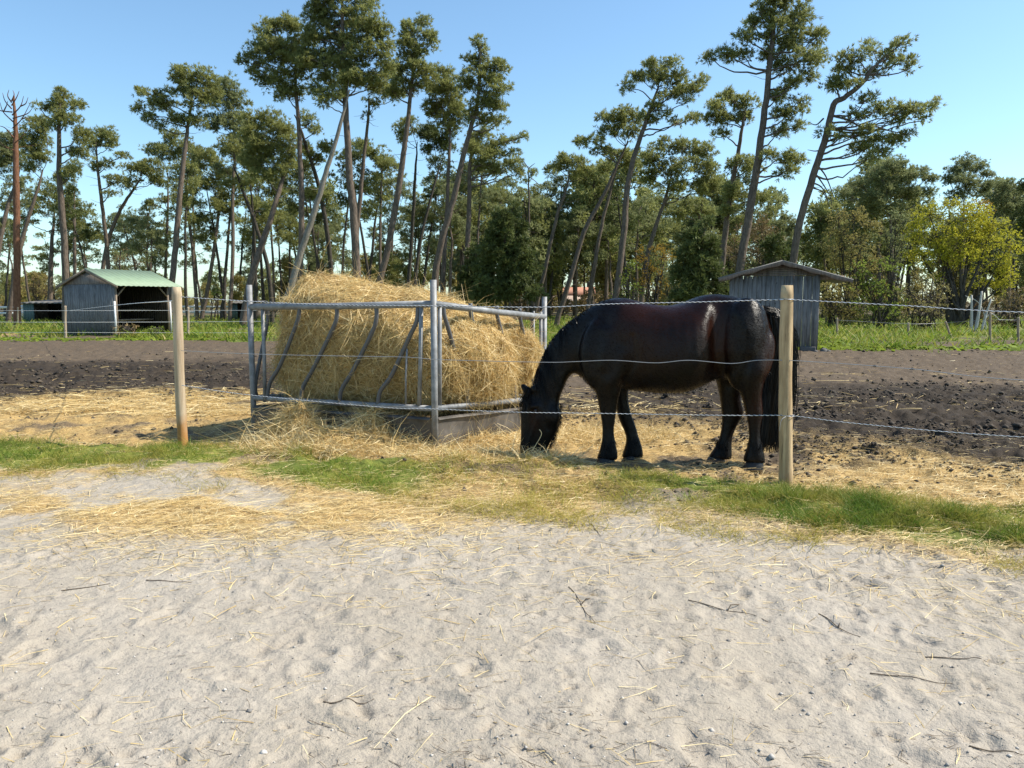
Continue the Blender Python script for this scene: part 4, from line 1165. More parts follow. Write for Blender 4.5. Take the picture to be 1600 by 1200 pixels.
groove([(640,300),(650,400),(625,490),(590,545)], .03, -.016)         # behind the triceps
groove([(600,390),(570,470),(540,520)], .05, .012)
groove([(1062,170),(1050,280),(1058,380),(1090,470)], .055, -.012)    # flank hollow
groove([(1000,200),(985,320),(1000,440),(1050,520)], .07, .004)       # last ribs
groove([(1120,120),(1150,190),(1180,260)], .05, .012)                 # point of hip
groove([(1300,200),(1312,320),(1300,430),(1285,520)], .03, -.012)     # hamstring furrow
groove([(1200,420),(1170,500),(1165,560)], .03, -.010)
for i_ in range(6): groove([(700+i_*48,230),(690+i_*50,330),(705+i_*50,430)], .022, .0028)
groove([(228,640),(225,700),(240,760)], .018, -.008)                  # edge of the cheek
groove([(190,700),(165,770),(140,840)], .014, .006)                   # facial crest
groove([(132,878),(128,884)], .014, -.014)                            # nostril
groove([(128,905),(170,900)], .008, -.006)                            # lips
groove([(150,650),(190,640),(205,660)], .013, .006)                   # brow
# where the coat is faded to reddish brown: barrel, flank and back of the thigh
def g2(cx, cy, sx, sz):
    p = hc(cx, cy, HY); return np.exp(-((X-p[0])/sx)**2-((Z-p[2])/sz)**2)
brown = np.clip(g2(740, 250, .38, .30)*.9+g2(1060, 300, .09, .28)*1.1+g2(1330, 400, .13, .40)*1.2+g2(1250, 640, .10, .14)*.8+g2(880, 230, .3, .18)*.8+g2(170, 720, .05, .12)*.5+g2(240, 560, .06, .1)*.2+.03, 0, 1)
horse = thing('horse', 'black horse with brown tinged flanks grazing head down beside the hay feeder', 'horse', hroot_loc)
HO = hroot_loc
hbody = mesh_np('body', co-HO, [q for q in (quads, tris) if len(q)], M['coat'], horse, True, {'brown': brown})

# hooves
def hoof(cx0, cx1, cy, yo, h=36):
    mb = MB(); a = hc(cx0, cy, HY+yo); b = hc(cx1, cy, HY+yo); n = 22; V = []
    zg = min(gz((a[0]+b[0])/2, a[1])-.0, a[2]+.02)
    c = (a+b)/2; rx = (b[0]-a[0])/2
    for (f, z, sh) in ((1.0, 0, 0), (.98, .012, .002), (.86, .05, .012), (.78, .075, .018), (.6, .085, .018)):
        for j in range(n):
            t = 2*math.pi*j/n
            V.append([c[0]+sh+rx*f*math.cos(t), c[1]+rx*.92*f*math.sin(t), max(a[2], zg-.03)+z])
    i = np.arange(4)[:, None]*n; j = np.arange(n)[None]
    Q = np.stack([i+j, i+(j+1) % n, i+n+(j+1) % n, i+n+j], -1).reshape(-1, 4)
    V = np.array(V); V = np.vstack([V, V[:n].mean(0), V[-n:].mean(0)]); k = np.arange(n)
    T = np.concatenate([np.stack([(k+1) % n, k, np.full(n, 5*n)], -1), np.stack([4*n+k, 4*n+(k+1) % n, np.full(n, 5*n+1)], -1)])
    mb.add(V-HO, Q, T); mb.build('hoof', M['hoof'], horse, True)
hoof(1214, 1322, 970, -.16); hoof(1022, 1130, 948, .17); hoof(472, 580, 950, -.15); hoof(606, 704, 936, .16)
# eyes
for sg in (-1,):
    c = hc(180, 668, HY-.06)+[0, sg*.116, 0]
    mb = MB(); blob(mb, c-HO, (.017, .013, .015)); mb.build('eye', M['eye'], horse, True)
c = hc(176, 662, HY-.06)+[0, .106, 0]; mb = MB(); blob(mb, c-HO, (.017, .013, .015)); mb.build('eye', M['eye'], horse, True)

rg = np.random.default_rng(61)
def hair(name, roots, dirs, L, W, bend, seg=5, taper=.25, parent=horse):
    n = len(roots)
    Vv, Qd = strands(roots-HO, unit(dirs), L, W, bend, rg, seg, unit(np.cross(dirs, rg.normal(0, 1, (n, 3))*[.4, 1, .4])), taper)
    return mesh_np(name, Vv, Qd, M['hair'], parent, True, {'var': np.repeat(rg.beta(1.2, 2.5, n), (seg+1)*2)})
# mane: falls on the near side of the neck, thick over the poll
n = 5200
crest = smooth_path([(560,110),(500,130),(430,174),(372,212),(318,256),(265,315),(225,385),(194,462),(172,535),(168,575)], 8)
t = rg.beta(1.35, 1.0, n); idx = t*(len(crest)-1)
cx = np.interp(idx, np.arange(len(crest)), crest[:, 0]); cy = np.interp(idx, np.arange(len(crest)), crest[:, 1])
yo = np.interp(idx/len(crest), [0, .45, 1], [0, -.02, -.05])
R = np.array([hc(a+rg.normal(0, 4)+4, b+rg.normal(0, 4)+8, HY+c+rg.normal(0, .022)) for a, b, c in zip(cx, cy, yo)])
side = np.where(rg.random(n) < .72, -1, 1.)
L = np.interp(t, [0, .3, .7, .85, 1], [.08, .17, .30, .26, .12])*rg.uniform(.55, 1.15, n)
clump = (fbm(t*22, t*0+3, 601, 2)-.5)
D = np.stack([.35+clump*1.3+rg.normal(0, .13, n), side*np.interp(t, [0, 1], [.55, .62])+rg.normal(0, .08, n), np.interp(t, [0, 1], [-.25, -.35])+rg.normal(0, .1, n)], -1)
B = np.stack([.02+clump*.25*L, -side*.19*L*1.4, -.62*L], -1)
hair('mane', R, D, L*.8, np.full(n, .005)*rg.uniform(.5, 1.4, n), B)
# forelock
n = 420
R = np.array([hc(160+rg.normal(0, 12), 585+rg.normal(0, 12), HY-.05+rg.normal(0, .035)) for _ in range(n)])
L = rg.uniform(.06, .26, n)
D = np.stack([-.55+rg.normal(0, .15, n), rg.normal(0, .35, n), -.35+rg.normal(0, .15, n)], -1); B = np.stack([.30*L, 0*L, -.7*L], -1)
hair('forelock', R, D, L*.8, rg.uniform(.004, .008, n), B)
# jaw hair
n = 700
tt = rg.random(n); R = np.array([hc(np.interp(a, [0, .3, 1], [304, 298, 235]), np.interp(a, [0, .4, 1], [640, 760, 890]), HY-.06+rg.normal(0, .03)) for a in tt])
L = rg.uniform(.015, .05, n); hair('jaw_hair', R, np.stack([.6+0*L, rg.normal(0, .3, n), -.6+0*L], -1), L, np.full(n, .003), np.stack([0*L, 0*L, -.3*L], -1), 2)
# tail: dock bends over and falls
n = 5200
R = np.array([hc(1318+rg.normal(0, 8)+6*a, 165+14*abs(a)+rg.normal(0, 6), HY+rg.normal(0, .03)) for a in rg.normal(0, 1, n)])
ends_x = rg.beta(1.5, 1.5, n)
L1 = rg.uniform(.55, 1.28, n)
seg = 9; V = np.zeros((n, (seg+1)*2, 3)); ph = rg.uniform(0, 6.28, n); wv = fbm(ends_x*9, ends_x*0, 611)*6
for k in range(seg+1):
    f = k/seg
    # control curve in traced coordinates for each hair
    cxs = np.interp(f, [0, .12, .28, .5, .8, 1], [0, 58, 92, 88, 72, 58])
    spread = np.interp(f, [0, .15, .4, .7, 1], [6, 22, 60, 86, 62])
    dx = (cxs+(ends_x-.5)*2*spread*1.0)*.001862
    dz = -L1*np.interp(f, [0, .12, .28, 1], [0, .035, .22, 1.0])
    dy = np.sin(ph*1)*.075*f+.02*np.sin(wv+f*5)
    c = R+np.stack([dx+.014*f*np.sin(wv*2+f*7), dy, dz], -1)
    wd = rg.uniform(.8, 1.2, n)*.0035*(1-.6*f)
    V[:, 2*k] = c-np.stack([wd, wd*.5*np.cos(ph), 0*wd], -1); V[:, 2*k+1] = c+np.stack([wd, wd*.5*np.cos(ph), 0*wd], -1)
b = np.arange(n)[:, None]*(seg+1)*2
Qd = np.concatenate([b+np.array([[2*k, 2*k+1, 2*k+3, 2*k+2]]) for k in range(seg)])
Vt = V.reshape(-1, 3)-HO; Vt[:, 2] = np.maximum(Vt[:, 2], .06)
mesh_np('tail', Vt, Qd, M['hair'], horse, True, {'var': np.repeat(rg.beta(1.2, 2.5, n), (seg+1)*2)})
# feathers round each fetlock
def feather(cx0, cx1, cy, yo, n=650):
    a = rg.uniform(0, 6.28, n); q = hc((cx0+cx1)/2, cy, HY+yo); rx = (cx1-cx0)/2*.001862
    zz = rg.beta(1.5, 1.3, n)*.15-.055
    R = np.stack([q[0]+rx*np.cos(a)*.78, q[1]+rx*.85*np.sin(a), q[2]+zz], -1)
    L = rg.uniform(.02, .075, n)
    D = np.stack([np.cos(a)*.42+rg.normal(0, .15, n), np.sin(a)*.42+rg.normal(0, .15, n), -1+0*a], -1)
    hair('fetlock_feather', R, D, L, rg.uniform(.002, .004, n), np.stack([-.1*L*np.cos(a), -.1*L*np.sin(a), -.1*L], -1), 3)
feather(1244, 1314, 880, -.16); feather(1080, 1156, 870, .17); feather(512, 584, 870, -.15); feather(634, 706, 858, .16)
# a few short guard hairs along belly and chest
n = 2600
k = rg.choice(len(co), n, p=(lambda w_: w_/w_.sum())((no[:, 2] < -.35)*(co[:, 2] > .55)*1.0))
L = rg.uniform(.01, .032, n)
hair('belly_hair', co[k], no[k]*.7+np.array([.7, 0, -.4]), L, np.full(n, .0025), np.stack([0*L, 0*L, -.4*L], -1), 2)
# a straw caught on the cheek
P = [at(843, 671, HY-.20), at(846, 679, HY-.20), at(836, 697, HY-.19), at(829, 707, HY-.185)]
mb = MB(); mb.tube(smooth_path(P, 4)-P[0], .0028, 5, True, .85); o = mb.build('straw_stalk', M['straw'], None, True); o.location = P[0]
setp(o, 'single pale straw stalk stuck to the horse cheek', 'straw stalk')

# short coat hair over the whole body
n = 60000
k = rg.integers(0, len(co), n); comb = np.stack([np.full(n, .8), np.zeros(n), np.full(n, -.55)], -1)
Nk = no[k].astype(float); tdir = unit(comb-Nk*np.sum(comb*Nk, 1)[:, None]+rg.normal(0, .18, (n, 3)))
L = rg.uniform(.010, .022, n)
V, Qd = strands(co[k]-HO+rg.normal(0, .004, (n, 3))*(1-np.abs(Nk)), unit(tdir+Nk*.28), L, np.full(n, .0022), -Nk*(L*.2)[:, None], rg, 1, unit(np.cross(tdir, Nk)), .2)
mesh_np('coat_hair', V, Qd, M['coat_tip'], horse, True, {'brown': np.repeat(brown[k], 4)})
# ------------------------------------------------------------ trees
def tufts(C, Rr, up, nb, bl, bw, rng, var, V, T, Va):
    """C (n,3) tuft centres, axis Rr (n,3); nb needle fans each"""
    n = len(C)
    D = unit(np.repeat(Rr, nb, 0)+rng.normal(0, .62, (n*nb, 3)))
    L = bl*rng.uniform(.55, 1.2, n*nb); S = unit(np.cross(D, rng.normal(size=(n*nb, 3))))*(bw*rng.uniform(.6, 1.3, n*nb))[:, None]
    c = np.repeat(C, nb, 0); mid = c+D*(L*.45)[:, None]
    X = np.stack([c, mid+S, c+D*L[:, None], mid-S], 1).reshape(-1, 3)
    b = np.arange(n*nb)*4
    V.append(X); T.append(np.stack([b, b+1, b+2, b+3], -1)); Va.append(np.repeat(np.clip(np.repeat(var, nb)+rng.normal(0, .10, n*nb), 0, 1), 4))

def crown_mesh(name, pads, mat, parent, rng, nb=13, bl=.23, bw=.0165, tper=27, flat=.74):
    """pads: list of (centre xyz, radius)"""
    V, T, Va = [], [], []
    for (c, r) in pads:
        k = max(4, int(tper*(r/.42)**2))
        d = unit(rng.normal(size=(k, 3))*[1, 1, .8]+[0, 0, .28])
        q = rng.uniform(.25, 1.12, k)[:, None]
        P = c+d*q*r*np.array([1, 1, flat])
        tufts(P, unit(d+[0, 0, .35]), None, nb, bl*(.8+.4*rng.random()), bw, rng, np.clip(rng.normal(.45, .2)+rng.normal(0, .1, k), 0, 1), V, T, Va)
    base = 0; Ts = []
    for v, t in zip(V, T): Ts.append(t+base); base += len(v)
    return mesh_np(name, np.concatenate(V), np.concatenate(Ts), M[mat], parent, False, {'var': np.concatenate(Va)})

def ell_pads(ells, Y, rng, pr=.32, fill=2.8, depth=.85):
    """ells in photo pixels -> pads in metres; each ellipse gets its own distance"""
    pads = []; cents = []
    k = ppm(Y)
    for (cx, cy, rx, ry) in ells:
        dY = rng.normal(0, .35)*min(rx*k, 2.5)*1.0
        c = at(cx, cy, Y+dY); rxm, rzm = rx*k, ry*k; rym = max(.5, (rxm+rzm)*.5*depth)
        n = max(2, int(fill*(rxm*rzm)/(pr*pr)*1.25+.5))
        cents.append((c, rxm))
        for _ in range(n):
            d = unit(rng.normal(size=3)); q = 1.18*rng.random()**.42
            pads.append((c+d*q*np.array([max(rxm-pr*.5, .1), rym, max(rzm-pr*.35, .1)]), pr*rng.uniform(.6, 1.25)))
    return pads, cents

def limb(mb, a, b, r0, r1, rng, sag=.15, n=5):
    a = np.array(a); b = np.array(b); m = (a+b)/2; L = np.linalg.norm(b-a)
    m = m+rng.normal(0, .06, 3)*L+[0, 0, -sag*L*.5]
    P = smooth_path([a, m, b], n); P[1:-1] += rng.normal(0, .012*L, (len(P)-2, 3))
    mb.tube(P, np.linspace(r0, r1, len(P)), 5, False)

def ground_base(px_, Y):
    x = at(px_, 500, Y)[0]; return np.array([x, Y, gz(x, Y)])

def tree(name, label, cat, trunk, w, ells, Y, bark='bark', leaf='pine', seed=0, pr=.32, fill=2.8, nb=13, bl=.23, bw=.0165, tper=27, twigs=7, group=None, dead=None, lean_y=None):
    rng = np.random.default_rng(seed+abs(int(trunk[0][0]))*7+11)
    P = [at(x, y, Y) for x, y in trunk]
    b = ground_base(trunk[0][0]+(trunk[0][0]-trunk[1][0])*max(0, (HOR+CAMH*F/Y-trunk[0][1]))/max(8., abs(trunk[1][1]-trunk[0][1]))*.5, Y)
    if P[0][2] > b[2]+.3: P = [b]+P
    else: P[0] = np.array([P[0][0], Y, b[2]])
    P = np.array(P); drift = rng.normal(0, .9)
    f = (P[:, 2]-P[0, 2])/(P[-1, 2]-P[0, 2]+1e-6)
    P[:, 1] += drift*f*f
    root = P[0].copy(); r = thing(name, label, cat, root, group)
    TP = smooth_path(P, 5); m = len(TP); TP[1:-1, :2] += rng.normal(0, .012, (m-2, 2))
    TP[0][2] -= .15
    fr = np.linspace(0, 1, m); rad = w*ppm(Y)/2
    R = rad*(np.interp(fr, [0, .04, .5, .85, 1], [1.25, 1.02, .82, .5, .22]))
    mb = MB(); mb.tube(TP-root, R, 9, False)
    pads, cents = ell_pads(ells, Y+drift*.6, rng, pr, fill)
    for (c, rx) in cents:
        # limb leaves the trunk a little below the clump
        d = np.linalg.norm((TP-c)*[1, .6, 1.0], axis=1)+np.maximum(TP[:, 2]-c[2]+.5*rx+.3, 0)*2.0
        i = int(np.argmin(d)); i = min(i, m-2)
        if np.linalg.norm(TP[i]-c) > .25: limb(mb, TP[i]-root, c-root, min(R[i]*.45, .055), .018, rng, .14)
        near = sorted(pads, key=lambda p: np.linalg.norm(p[0]-c))[:max(4, int(4+rx*3))]
        for p in near[1:]:
            if rng.random() < .6: limb(mb, c-root+(TP[i]-c)*rng.uniform(0, .35), p[0]-root, .024, .010, rng, .1, 3)
    zt = TP[:, 2]
    for _ in range(twigs):
        i = int(rng.uniform(.25, .85)*m); i = min(i, m-2); a = rng.uniform(0, 6.28); L = rng.uniform(.3, 1.3)
        limb(mb, TP[i]-root, TP[i]-root+np.array([math.cos(a)*L, math.sin(a)*L, rng.uniform(-.25, .35)*L]), .016, .005, rng, .1, 3)
    for pl_ in (dead or []):
        Q = smooth_path([at(x, y, Y-.2) for x, y in pl_], 4); mb.tube(Q-root, np.linspace(.045, .012, len(Q)), 5, False)
    mb.build('trunk', M[bark], r, True)
    if pads:
        crown_mesh('crown', [(c-root, q) for c, q in pads], leaf, r, rng, nb, bl, bw, tper)
    return r

def pine(label, trunk, w, ells, Y, **k): return tree('pine_tree', label, 'pine tree', trunk, w, ells, Y, **k)

# --- left group
t = pine('tall reddish pine with a bare dead top at the left edge', [(27,490),(26,400),(24,300),(22,230),(20,190),(17,148)], 11, [], 48, bark='bark_red', twigs=10,
  dead=[[(21,215),(8,200),(-4,196)],[(20,200),(34,186),(48,160)],[(20,190),(5,175),(0,160)],[(19,180),(32,166),(37,150)],[(18,170),(8,158),(4,145)],[(18,165),(26,152),(30,142)],[(21,225),(34,214),(44,200)],[(20,185),(42,178),(50,170)],[(19,175),(-2,172),(-12,160)],[(34,186),(42,184),(47,190)],[(5,175),(10,165),(12,158)],[(22,235),(6,228),(-3,218)],
        [(18,160),(12,150),(14,140)],[(18,158),(22,148),(20,141)],[(32,166),(40,162),(44,152)]])
pine('leaning pine crossing behind the reddish pine at left', [(14,490),(27,400),(38,345),(50,300),(57,262)], 8, [(52,215,22,32),(68,200,16,16),(62,245,20,14),(45,262,14,10)], 56)
pine('dark pine cut by the left edge of the picture', [(-22,480),(-8,400),(0,325),(8,285),(12,245)], 8, [(14,225,24,18),(20,250,26,16),(2,245,24,26),(28,282,18,8),(0,350,12,10)], 58, leaf='pine_blue')
pine('tall straight pine with pointed top at far left', [(103,485),(102,400),(98,320),(96,270),(98,210),(101,165)], 11, [(101,152,14,13),(88,166,18,10),(62,168,14,6),(120,163,13,11),(103,186,20,10),(96,178,16,12),(126,208,16,10),(133,228,12,20),(84,196,8,5),(118,240,10,8),(108,268,12,10)], 50)
pine('bushy yellowish pine low behind the tall straight left pine', [(78,495),(78,440),(77,380),(77,330)], 8, [(75,308,32,26),(48,318,18,18),(108,322,22,28),(130,345,22,30),(145,372,16,14),(40,345,16,12)], 66, fill=2.0)
pine('thin pine right of the tall straight left pine', [(117,490),(114,400),(110,340),(105,290)], 6, [(100,280,16,10),(112,262,14,12)], 62)
pine('slim dark pine with rounded crown above the left shelter', [(171,490),(170,400),(166,320),(164,275),(165,228)], 7, [(160,212,20,13),(146,228,12,10),(172,222,16,13),(193,243,13,6),(152,262,13,9),(166,258,10,8),(178,283,16,10),(172,302,12,5)], 56)
pine('pine with bent trunk and one sided crown left of centre left', [(160,480),(162,410),(175,357),(192,320),(207,297),(218,280)], 7, [(222,268,24,16),(240,260,18,10),(246,280,14,14),(200,262,10,5),(200,288,12,9)], 58)
pine('grey green pine low over the left shelter roof', [(212,480),(214,430),(206,390),(196,352)], 5, [(190,345,26,22),(218,352,18,14),(232,342,8,5),(178,375,22,14),(245,375,22,16),(212,385,20,14)], 72, leaf='pine_blue', fill=1.6)
pine('tall broad pine rising over the gap right of the left shelter', [(264,490),(272,400),(277,310),(282,240),(286,195),(290,140)], 10, [(296,118,26,15),(322,124,20,16),(280,140,22,16),(240,154,20,16),(222,142,12,6),(218,170,12,8),(255,168,24,12),(305,150,24,20),(330,150,16,18),(286,185,22,12),(250,196,7,9),(310,186,14,10),(232,183,14,8)], 48, seed=3)
pine('thin pine just left of the broad pine trunk', [(257,490),(260,400),(264,330),(266,270)], 5, [(262,240,24,12),(240,232,16,8),(285,228,18,16),(268,215,18,12),(235,318,12,8),(258,312,12,8)], 62, seed=4)
pine('slender pine leaning left right of the broad pine', [(308,495),(301,400),(292,330),(286,272)], 5.5, [(322,246,22,18),(305,262,14,12),(338,262,14,14),(305,300,12,6)], 60, seed=5)
pine('small crowned pine with short dead stubs below its crown', [(314,498),(324,452),(332,387),(336,320),(335,300)], 6.5, [(330,284,14,11),(318,292,10,8),(346,300,12,12),(340,316,12,7),(352,308,8,8)], 60, twigs=14)
pine('dark pine whose crown fills the space left of the brownish leaning pine', [(359,495),(363,400),(361,300),(362,250),(358,180)], 6.5, [(352,138,22,20),(366,160,22,24),(336,160,14,14),(345,190,20,14),(372,195,20,22),(330,200,12,8),(385,215,18,26),(362,235,22,14),(350,265,18,9)], 54, leaf='pine_blue')
pine('dark curved pine crossing the brownish leaning pine', [(424,466),(418,410),(402,350),(386,300),(374,262)], 7.5, [(360,230,18,14),(378,285,26,6),(355,292,14,6),(392,250,16,22)], 52, bark='bark_dark')
pine('brownish pine leaning right with thick round crown', [(380,500),(390,440),(404,385),(420,325),(430,275),(444,215)], 12, [(415,190,26,18),(440,200,20,20),(398,210,20,22),(425,235,30,22),(400,250,24,20),(452,235,18,24),(415,275,28,10),(388,180,14,10),(442,262,18,16)], 46, leaf='pine', seed=6)
pine('upright dark pine hidden partly by the brownish leaning pine', [(400,495),(401,420),(404,350),(406,290)], 7, [(395,232,16,12),(410,222,18,12)], 54, bark='bark_dark')
pine('very thin pine between the brownish pine and the pale leaning pine', [(429,490),(428,420),(427,340),(426,300)], 4.5, [(428,282,22,12),(436,300,16,7)], 66)
pine('tall pine whose thick crown spreads up left of the tallest crown', [(466,490),(468,430),(471,350),(470,281),(466,203),(462,150),(459,70)], 10.5, [(425,42,20,16),(448,38,20,14),(400,72,18,14),(376,95,9,7),(392,100,18,14),(425,80,28,22),(450,90,30,24),(412,122,26,16),(440,122,24,20),(470,60,20,20),(478,100,22,26),(450,148,24,10),(400,45,8,6),(470,142,18,10)], 45, seed=8)
pine('pale smooth pine leaning steeply right above the hay', [(447,474),(457,440),(470,395),(488,340),(506,281),(520,235),(534,187),(546,140)], 11, [(545,120,26,12),(520,150,22,10),(505,158,12,8)], 43, bark='bark_pale', twigs=3)
pine('tallest pine with huge dense crown cut by the top of the picture', [(560,490),(557,420),(553,340),(547,281),(542,200),(540,140),(537,60),(536,-10)], 13.5, [(540,-22,34,22),(505,0,22,18),(570,-5,26,20),(500,28,26,18),(480,24,10,10),(535,20,34,24),(575,30,28,22),(592,50,20,22),(550,58,36,26),(510,62,32,22),(485,58,18,18),(585,82,28,22),(545,92,34,20),(505,98,30,22),(480,90,16,16),(605,100,14,18),(560,122,34,16),(520,128,28,16),(588,132,24,16),(498,142,12,10),(530,150,16,7)], 44, seed=9, fill=2.7)
pine('pine directly right of the tallest trunk with tangled bare boughs', [(560,480),(557,380),(563,312),(569,250),(576,190),(578,150)], 8, [(598,142,24,12),(610,120,20,16),(585,160,18,6),(575,180,8,4),(620,150,16,12)], 50, twigs=16, seed=10)
pine('dark pine bending left behind the pale leaning pine', [(520,480),(517,400),(507,312),(497,266),(484,219),(475,192)], 8, [(484,192,14,14),(494,207,7,6),(510,232,20,9),(500,245,12,8),(478,238,12,16),(515,306,16,5),(492,300,12,8)], 52, bark='bark_dark')
pine('thin leaning pine between the dark bent pine and the pale one', [(503,460),(491,375),(484,312),(480,285)], 4.5, [(478,262,14,16),(466,275,10,10)], 60)
pine('slim straight pine right behind the tallest trunk', [(594,480),(594,369),(595,300),(595,250)], 5, [(583,238,26,12),(600,255,18,14),(570,228,14,8),(622,262,12,6)], 60, seed=12)
pine('thin dark pine just left of the tallest trunk', [(534,480),(537,390),(545,320),(553,244)], 4.5, [(560,226,18,8),(545,240,12,7)], 64, bark='bark_dark')
pine('curving tall pine with tufted top at centre', [(586,480),(594,437),(609,375),(625,281),(633,220),(638,180),(643,130),(650,60)], 11, [(655,34,16,11),(640,48,20,14),(668,52,14,14),(630,66,14,14),(662,76,22,12),(676,66,8,10),(640,92,24,14),(625,105,16,12),(655,108,24,14),(630,130,22,12),(668,118,16,12),(612,140,16,10),(648,140,18,8)], 46, seed=13)
pine('dark slim pine leaning right with low side tufts at centre', [(634,480),(642,403),(650,300),(652,270),(656,228)], 6.5, [(632,203,20,10),(625,215,12,8),(640,190,16,8)], 56, bark='bark_dark', twigs=14)
pine('dark steeply leaning pine left of the two crossing pines', [(644,480),(656,380),(675,297),(688,250)], 6, [(680,215,24,14),(665,205,16,14),(695,228,18,14),(668,232,12,8),(702,205,16,12)], 54, leaf='pine_dark', bark='bark_dark')
pine('straight pine crossed by the curving right leaning pine', [(689,490),(692,440),(697,344),(701,250),(703,195)], 8.5, [(690,118,22,12),(702,135,22,16),(680,140,20,16),(712,160,20,20),(690,165,24,18),(672,172,14,14),(700,188,20,12),(718,182,14,14)], 48, seed=14)
pine('tall pine curving right with pointed top right of centre', [(674,490),(681,425),(692,370),(709,312),(725,244),(738,197),(748,156),(752,80)], 11, [(748,66,10,9),(752,82,14,10),(742,98,18,11),(765,102,18,10),(780,100,12,8),(790,108,10,5),(750,120,28,12),(775,125,18,12),(735,135,18,14),(765,146,28,12),(792,137,10,7),(748,162,24,12),(778,166,16,12),(760,186,26,12),(735,180,12,12),(785,188,8,6)], 46, seed=15)
pine('sturdy upright pine with low spreading crown right of centre', [(725,490),(728,420),(732,350),(733,290),(735,240),(745,210)], 9.5, [(752,212,22,12),(775,224,22,12),(802,218,18,7),(818,214,9,5),(735,235,16,12),(765,242,26,10),(795,240,18,8),(750,260,18,10),(778,265,18,12),(800,258,16,9),(812,270,10,10)], 48, seed=16)
pine('thin nearly bare pine standing in the sky gap at centre', [(824,480),(826,362),(826,300),(825,262)], 4.2, [(832,270,8,7),(820,284,6,4)], 62, dead=[[(825,262),(818,252),(810,243)],[(825,264),(832,258),(836,255)],[(825,275),(835,282),(846,292)]], twigs=12)
# --- mid distance crowns
pine('mid distance pine with open crown behind the central trunks', [(612,480),(612,400),(613,330)], 4.5, [(612,285,22,14),(632,300,20,14),(600,308,18,12),(620,325,24,10),(588,298,12,12)], 76, fill=1.6, leaf='pine_blue')
pine('mid distance pine right of the curving central pine', [(690,470),(688,400),(687,330)], 4.5, [(686,300,20,14),(672,290,12,10),(680,330,18,9),(694,345,10,8)], 78, fill=1.6, leaf='pine_blue')
pine('mid distance pine over the dark young pine', [(772,480),(772,400),(770,330)], 5, [(768,295,24,12),(785,310,20,12),(750,300,14,12),(775,330,24,10)], 72, fill=1.7)
pine('mid distance pine beside the nearly bare thin pine', [(846,480),(845,400),(843,330)], 4.5, [(842,310,14,9),(850,325,18,12),(835,335,14,8),(858,345,14,12)], 76, leaf='pine_blue')
pine('short pine peering over the hay left of the tallest trunk', [(525,480),(522,440)], 4, [(525,400,20,14),(505,412,18,12),(545,410,16,16)], 74, leaf='pine_blue', fill=1.7)
pine('fresh green young pine behind the hay at centre', [(640,490),(641,450),(643,410)], 5, [(643,405,16,12),(630,425,22,12),(655,430,24,14),(640,445,28,14)], 62)
pine('rounded young pine behind the top of the hay', [(598,490),(598,450),(597,400)], 4.5, [(596,390,14,10),(590,408,18,12),(610,415,18,14),(598,435,26,14)], 66)
# dense dark young pines
def young(label, x, ytop, ybase, wpx, Y, seed, leaf='pine_dark', cat='pine tree'):
    rng = np.random.default_rng(seed); ells = []
    H = ybase-ytop; n = max(4, int(H/16))
    for i in range(n):
        f = (i+.4)/n; y = ytop+H*f*.95; ww = wpx*(.22+.9*f**.75)
        for s_ in (-1, 0, 1):
            ells.append((x+s_*ww*.62+rng.normal(0, 3), y+rng.normal(0, 3), ww*rng.uniform(.34, .5), H/n*.85))
    return tree('pine_tree', label, cat, [(x, ybase+4), (x-1, (ytop+ybase)/2), (x, ytop+4)], max(3, wpx*.10), ells, Y, leaf=leaf, seed=seed, fill=1.9, bl=.28, bw=.026, twigs=0)
young('large dark young pine between the centre trunks and the horse', 790, 325, 478, 56, 44, 71)
young('smaller dark young pine left of the large dark one', 745, 388, 478, 30, 47, 72)
young('dark bushy young pine left of the narrow grey shelter', 1093, 352, 480, 46, 36, 73)
young('dark young pine showing above the narrow grey shelter roof', 1208, 376, 470, 18, 40, 74)
young('second small dark pine right beside the shelter roof ridge', 1232, 382, 470, 12, 41, 75)

# --- centre right
pine('thin pine leaning right in the gap above the horse neck', [(835,490),(847,442),(867,349),(881,307),(890,272)], 7, [(885,250,20,9),(870,262,14,10),(905,256,16,9),(915,272,12,9),(860,270,9,5),(895,272,16,8)], 48, seed=20)
pine('leaning pine with long left reaching bough above the horse withers', [(872,495),(888,446),(912,364),(942,307),(961,265),(980,222)], 8.5, [(948,186,16,12),(970,182,22,14),(995,182,16,12),(955,205,22,12),(925,222,18,8),(905,222,9,8),(940,235,20,7),(985,205,22,14)], 46, seed=21)
pine('straight leaning pine half hidden between two leaning pines', [(917,495),(924,446),(939,356),(957,285),(968,245)], 7.5, [(965,240,20,12),(945,262,14,8),(985,250,16,12)], 49)
pine('pine with flat tufted crown standing clear above the horse', [(957,495),(965,446),(976,356),(980,300),(991,247),(1006,202),(1021,161),(1032,130)], 11, [(1018,103,16,9),(1042,100,20,10),(1000,120,20,9),(980,138,9,7),(1030,122,26,14),(1058,128,22,14),(1075,140,18,9),(1094,128,9,6),(1050,148,22,10),(1075,158,8,8),(1025,165,20,9),(1010,185,18,9),(1085,185,16,6),(1060,192,14,6),(1040,180,16,6)], 44, seed=22)
pine('pine leaning right with broad heavy crown above the horse back', [(1000,490),(1010,410),(1024,356),(1040,311),(1051,270)], 8.5, [(1045,232,28,14),(1015,240,20,16),(1075,228,26,14),(1102,238,18,16),(1035,262,30,16),(1070,262,28,18),(1105,268,22,20),(1015,278,18,12),(1050,290,30,12),(1090,292,28,14),(1120,292,14,14)], 50, seed=23, fill=2.4)
pine('slender pine under the broad heavy crown', [(1075,490),(1080,420),(1084,350),(1086,320)], 6, [(1080,322,22,14),(1060,330,16,12),(1100,328,18,12)], 58, seed=24)
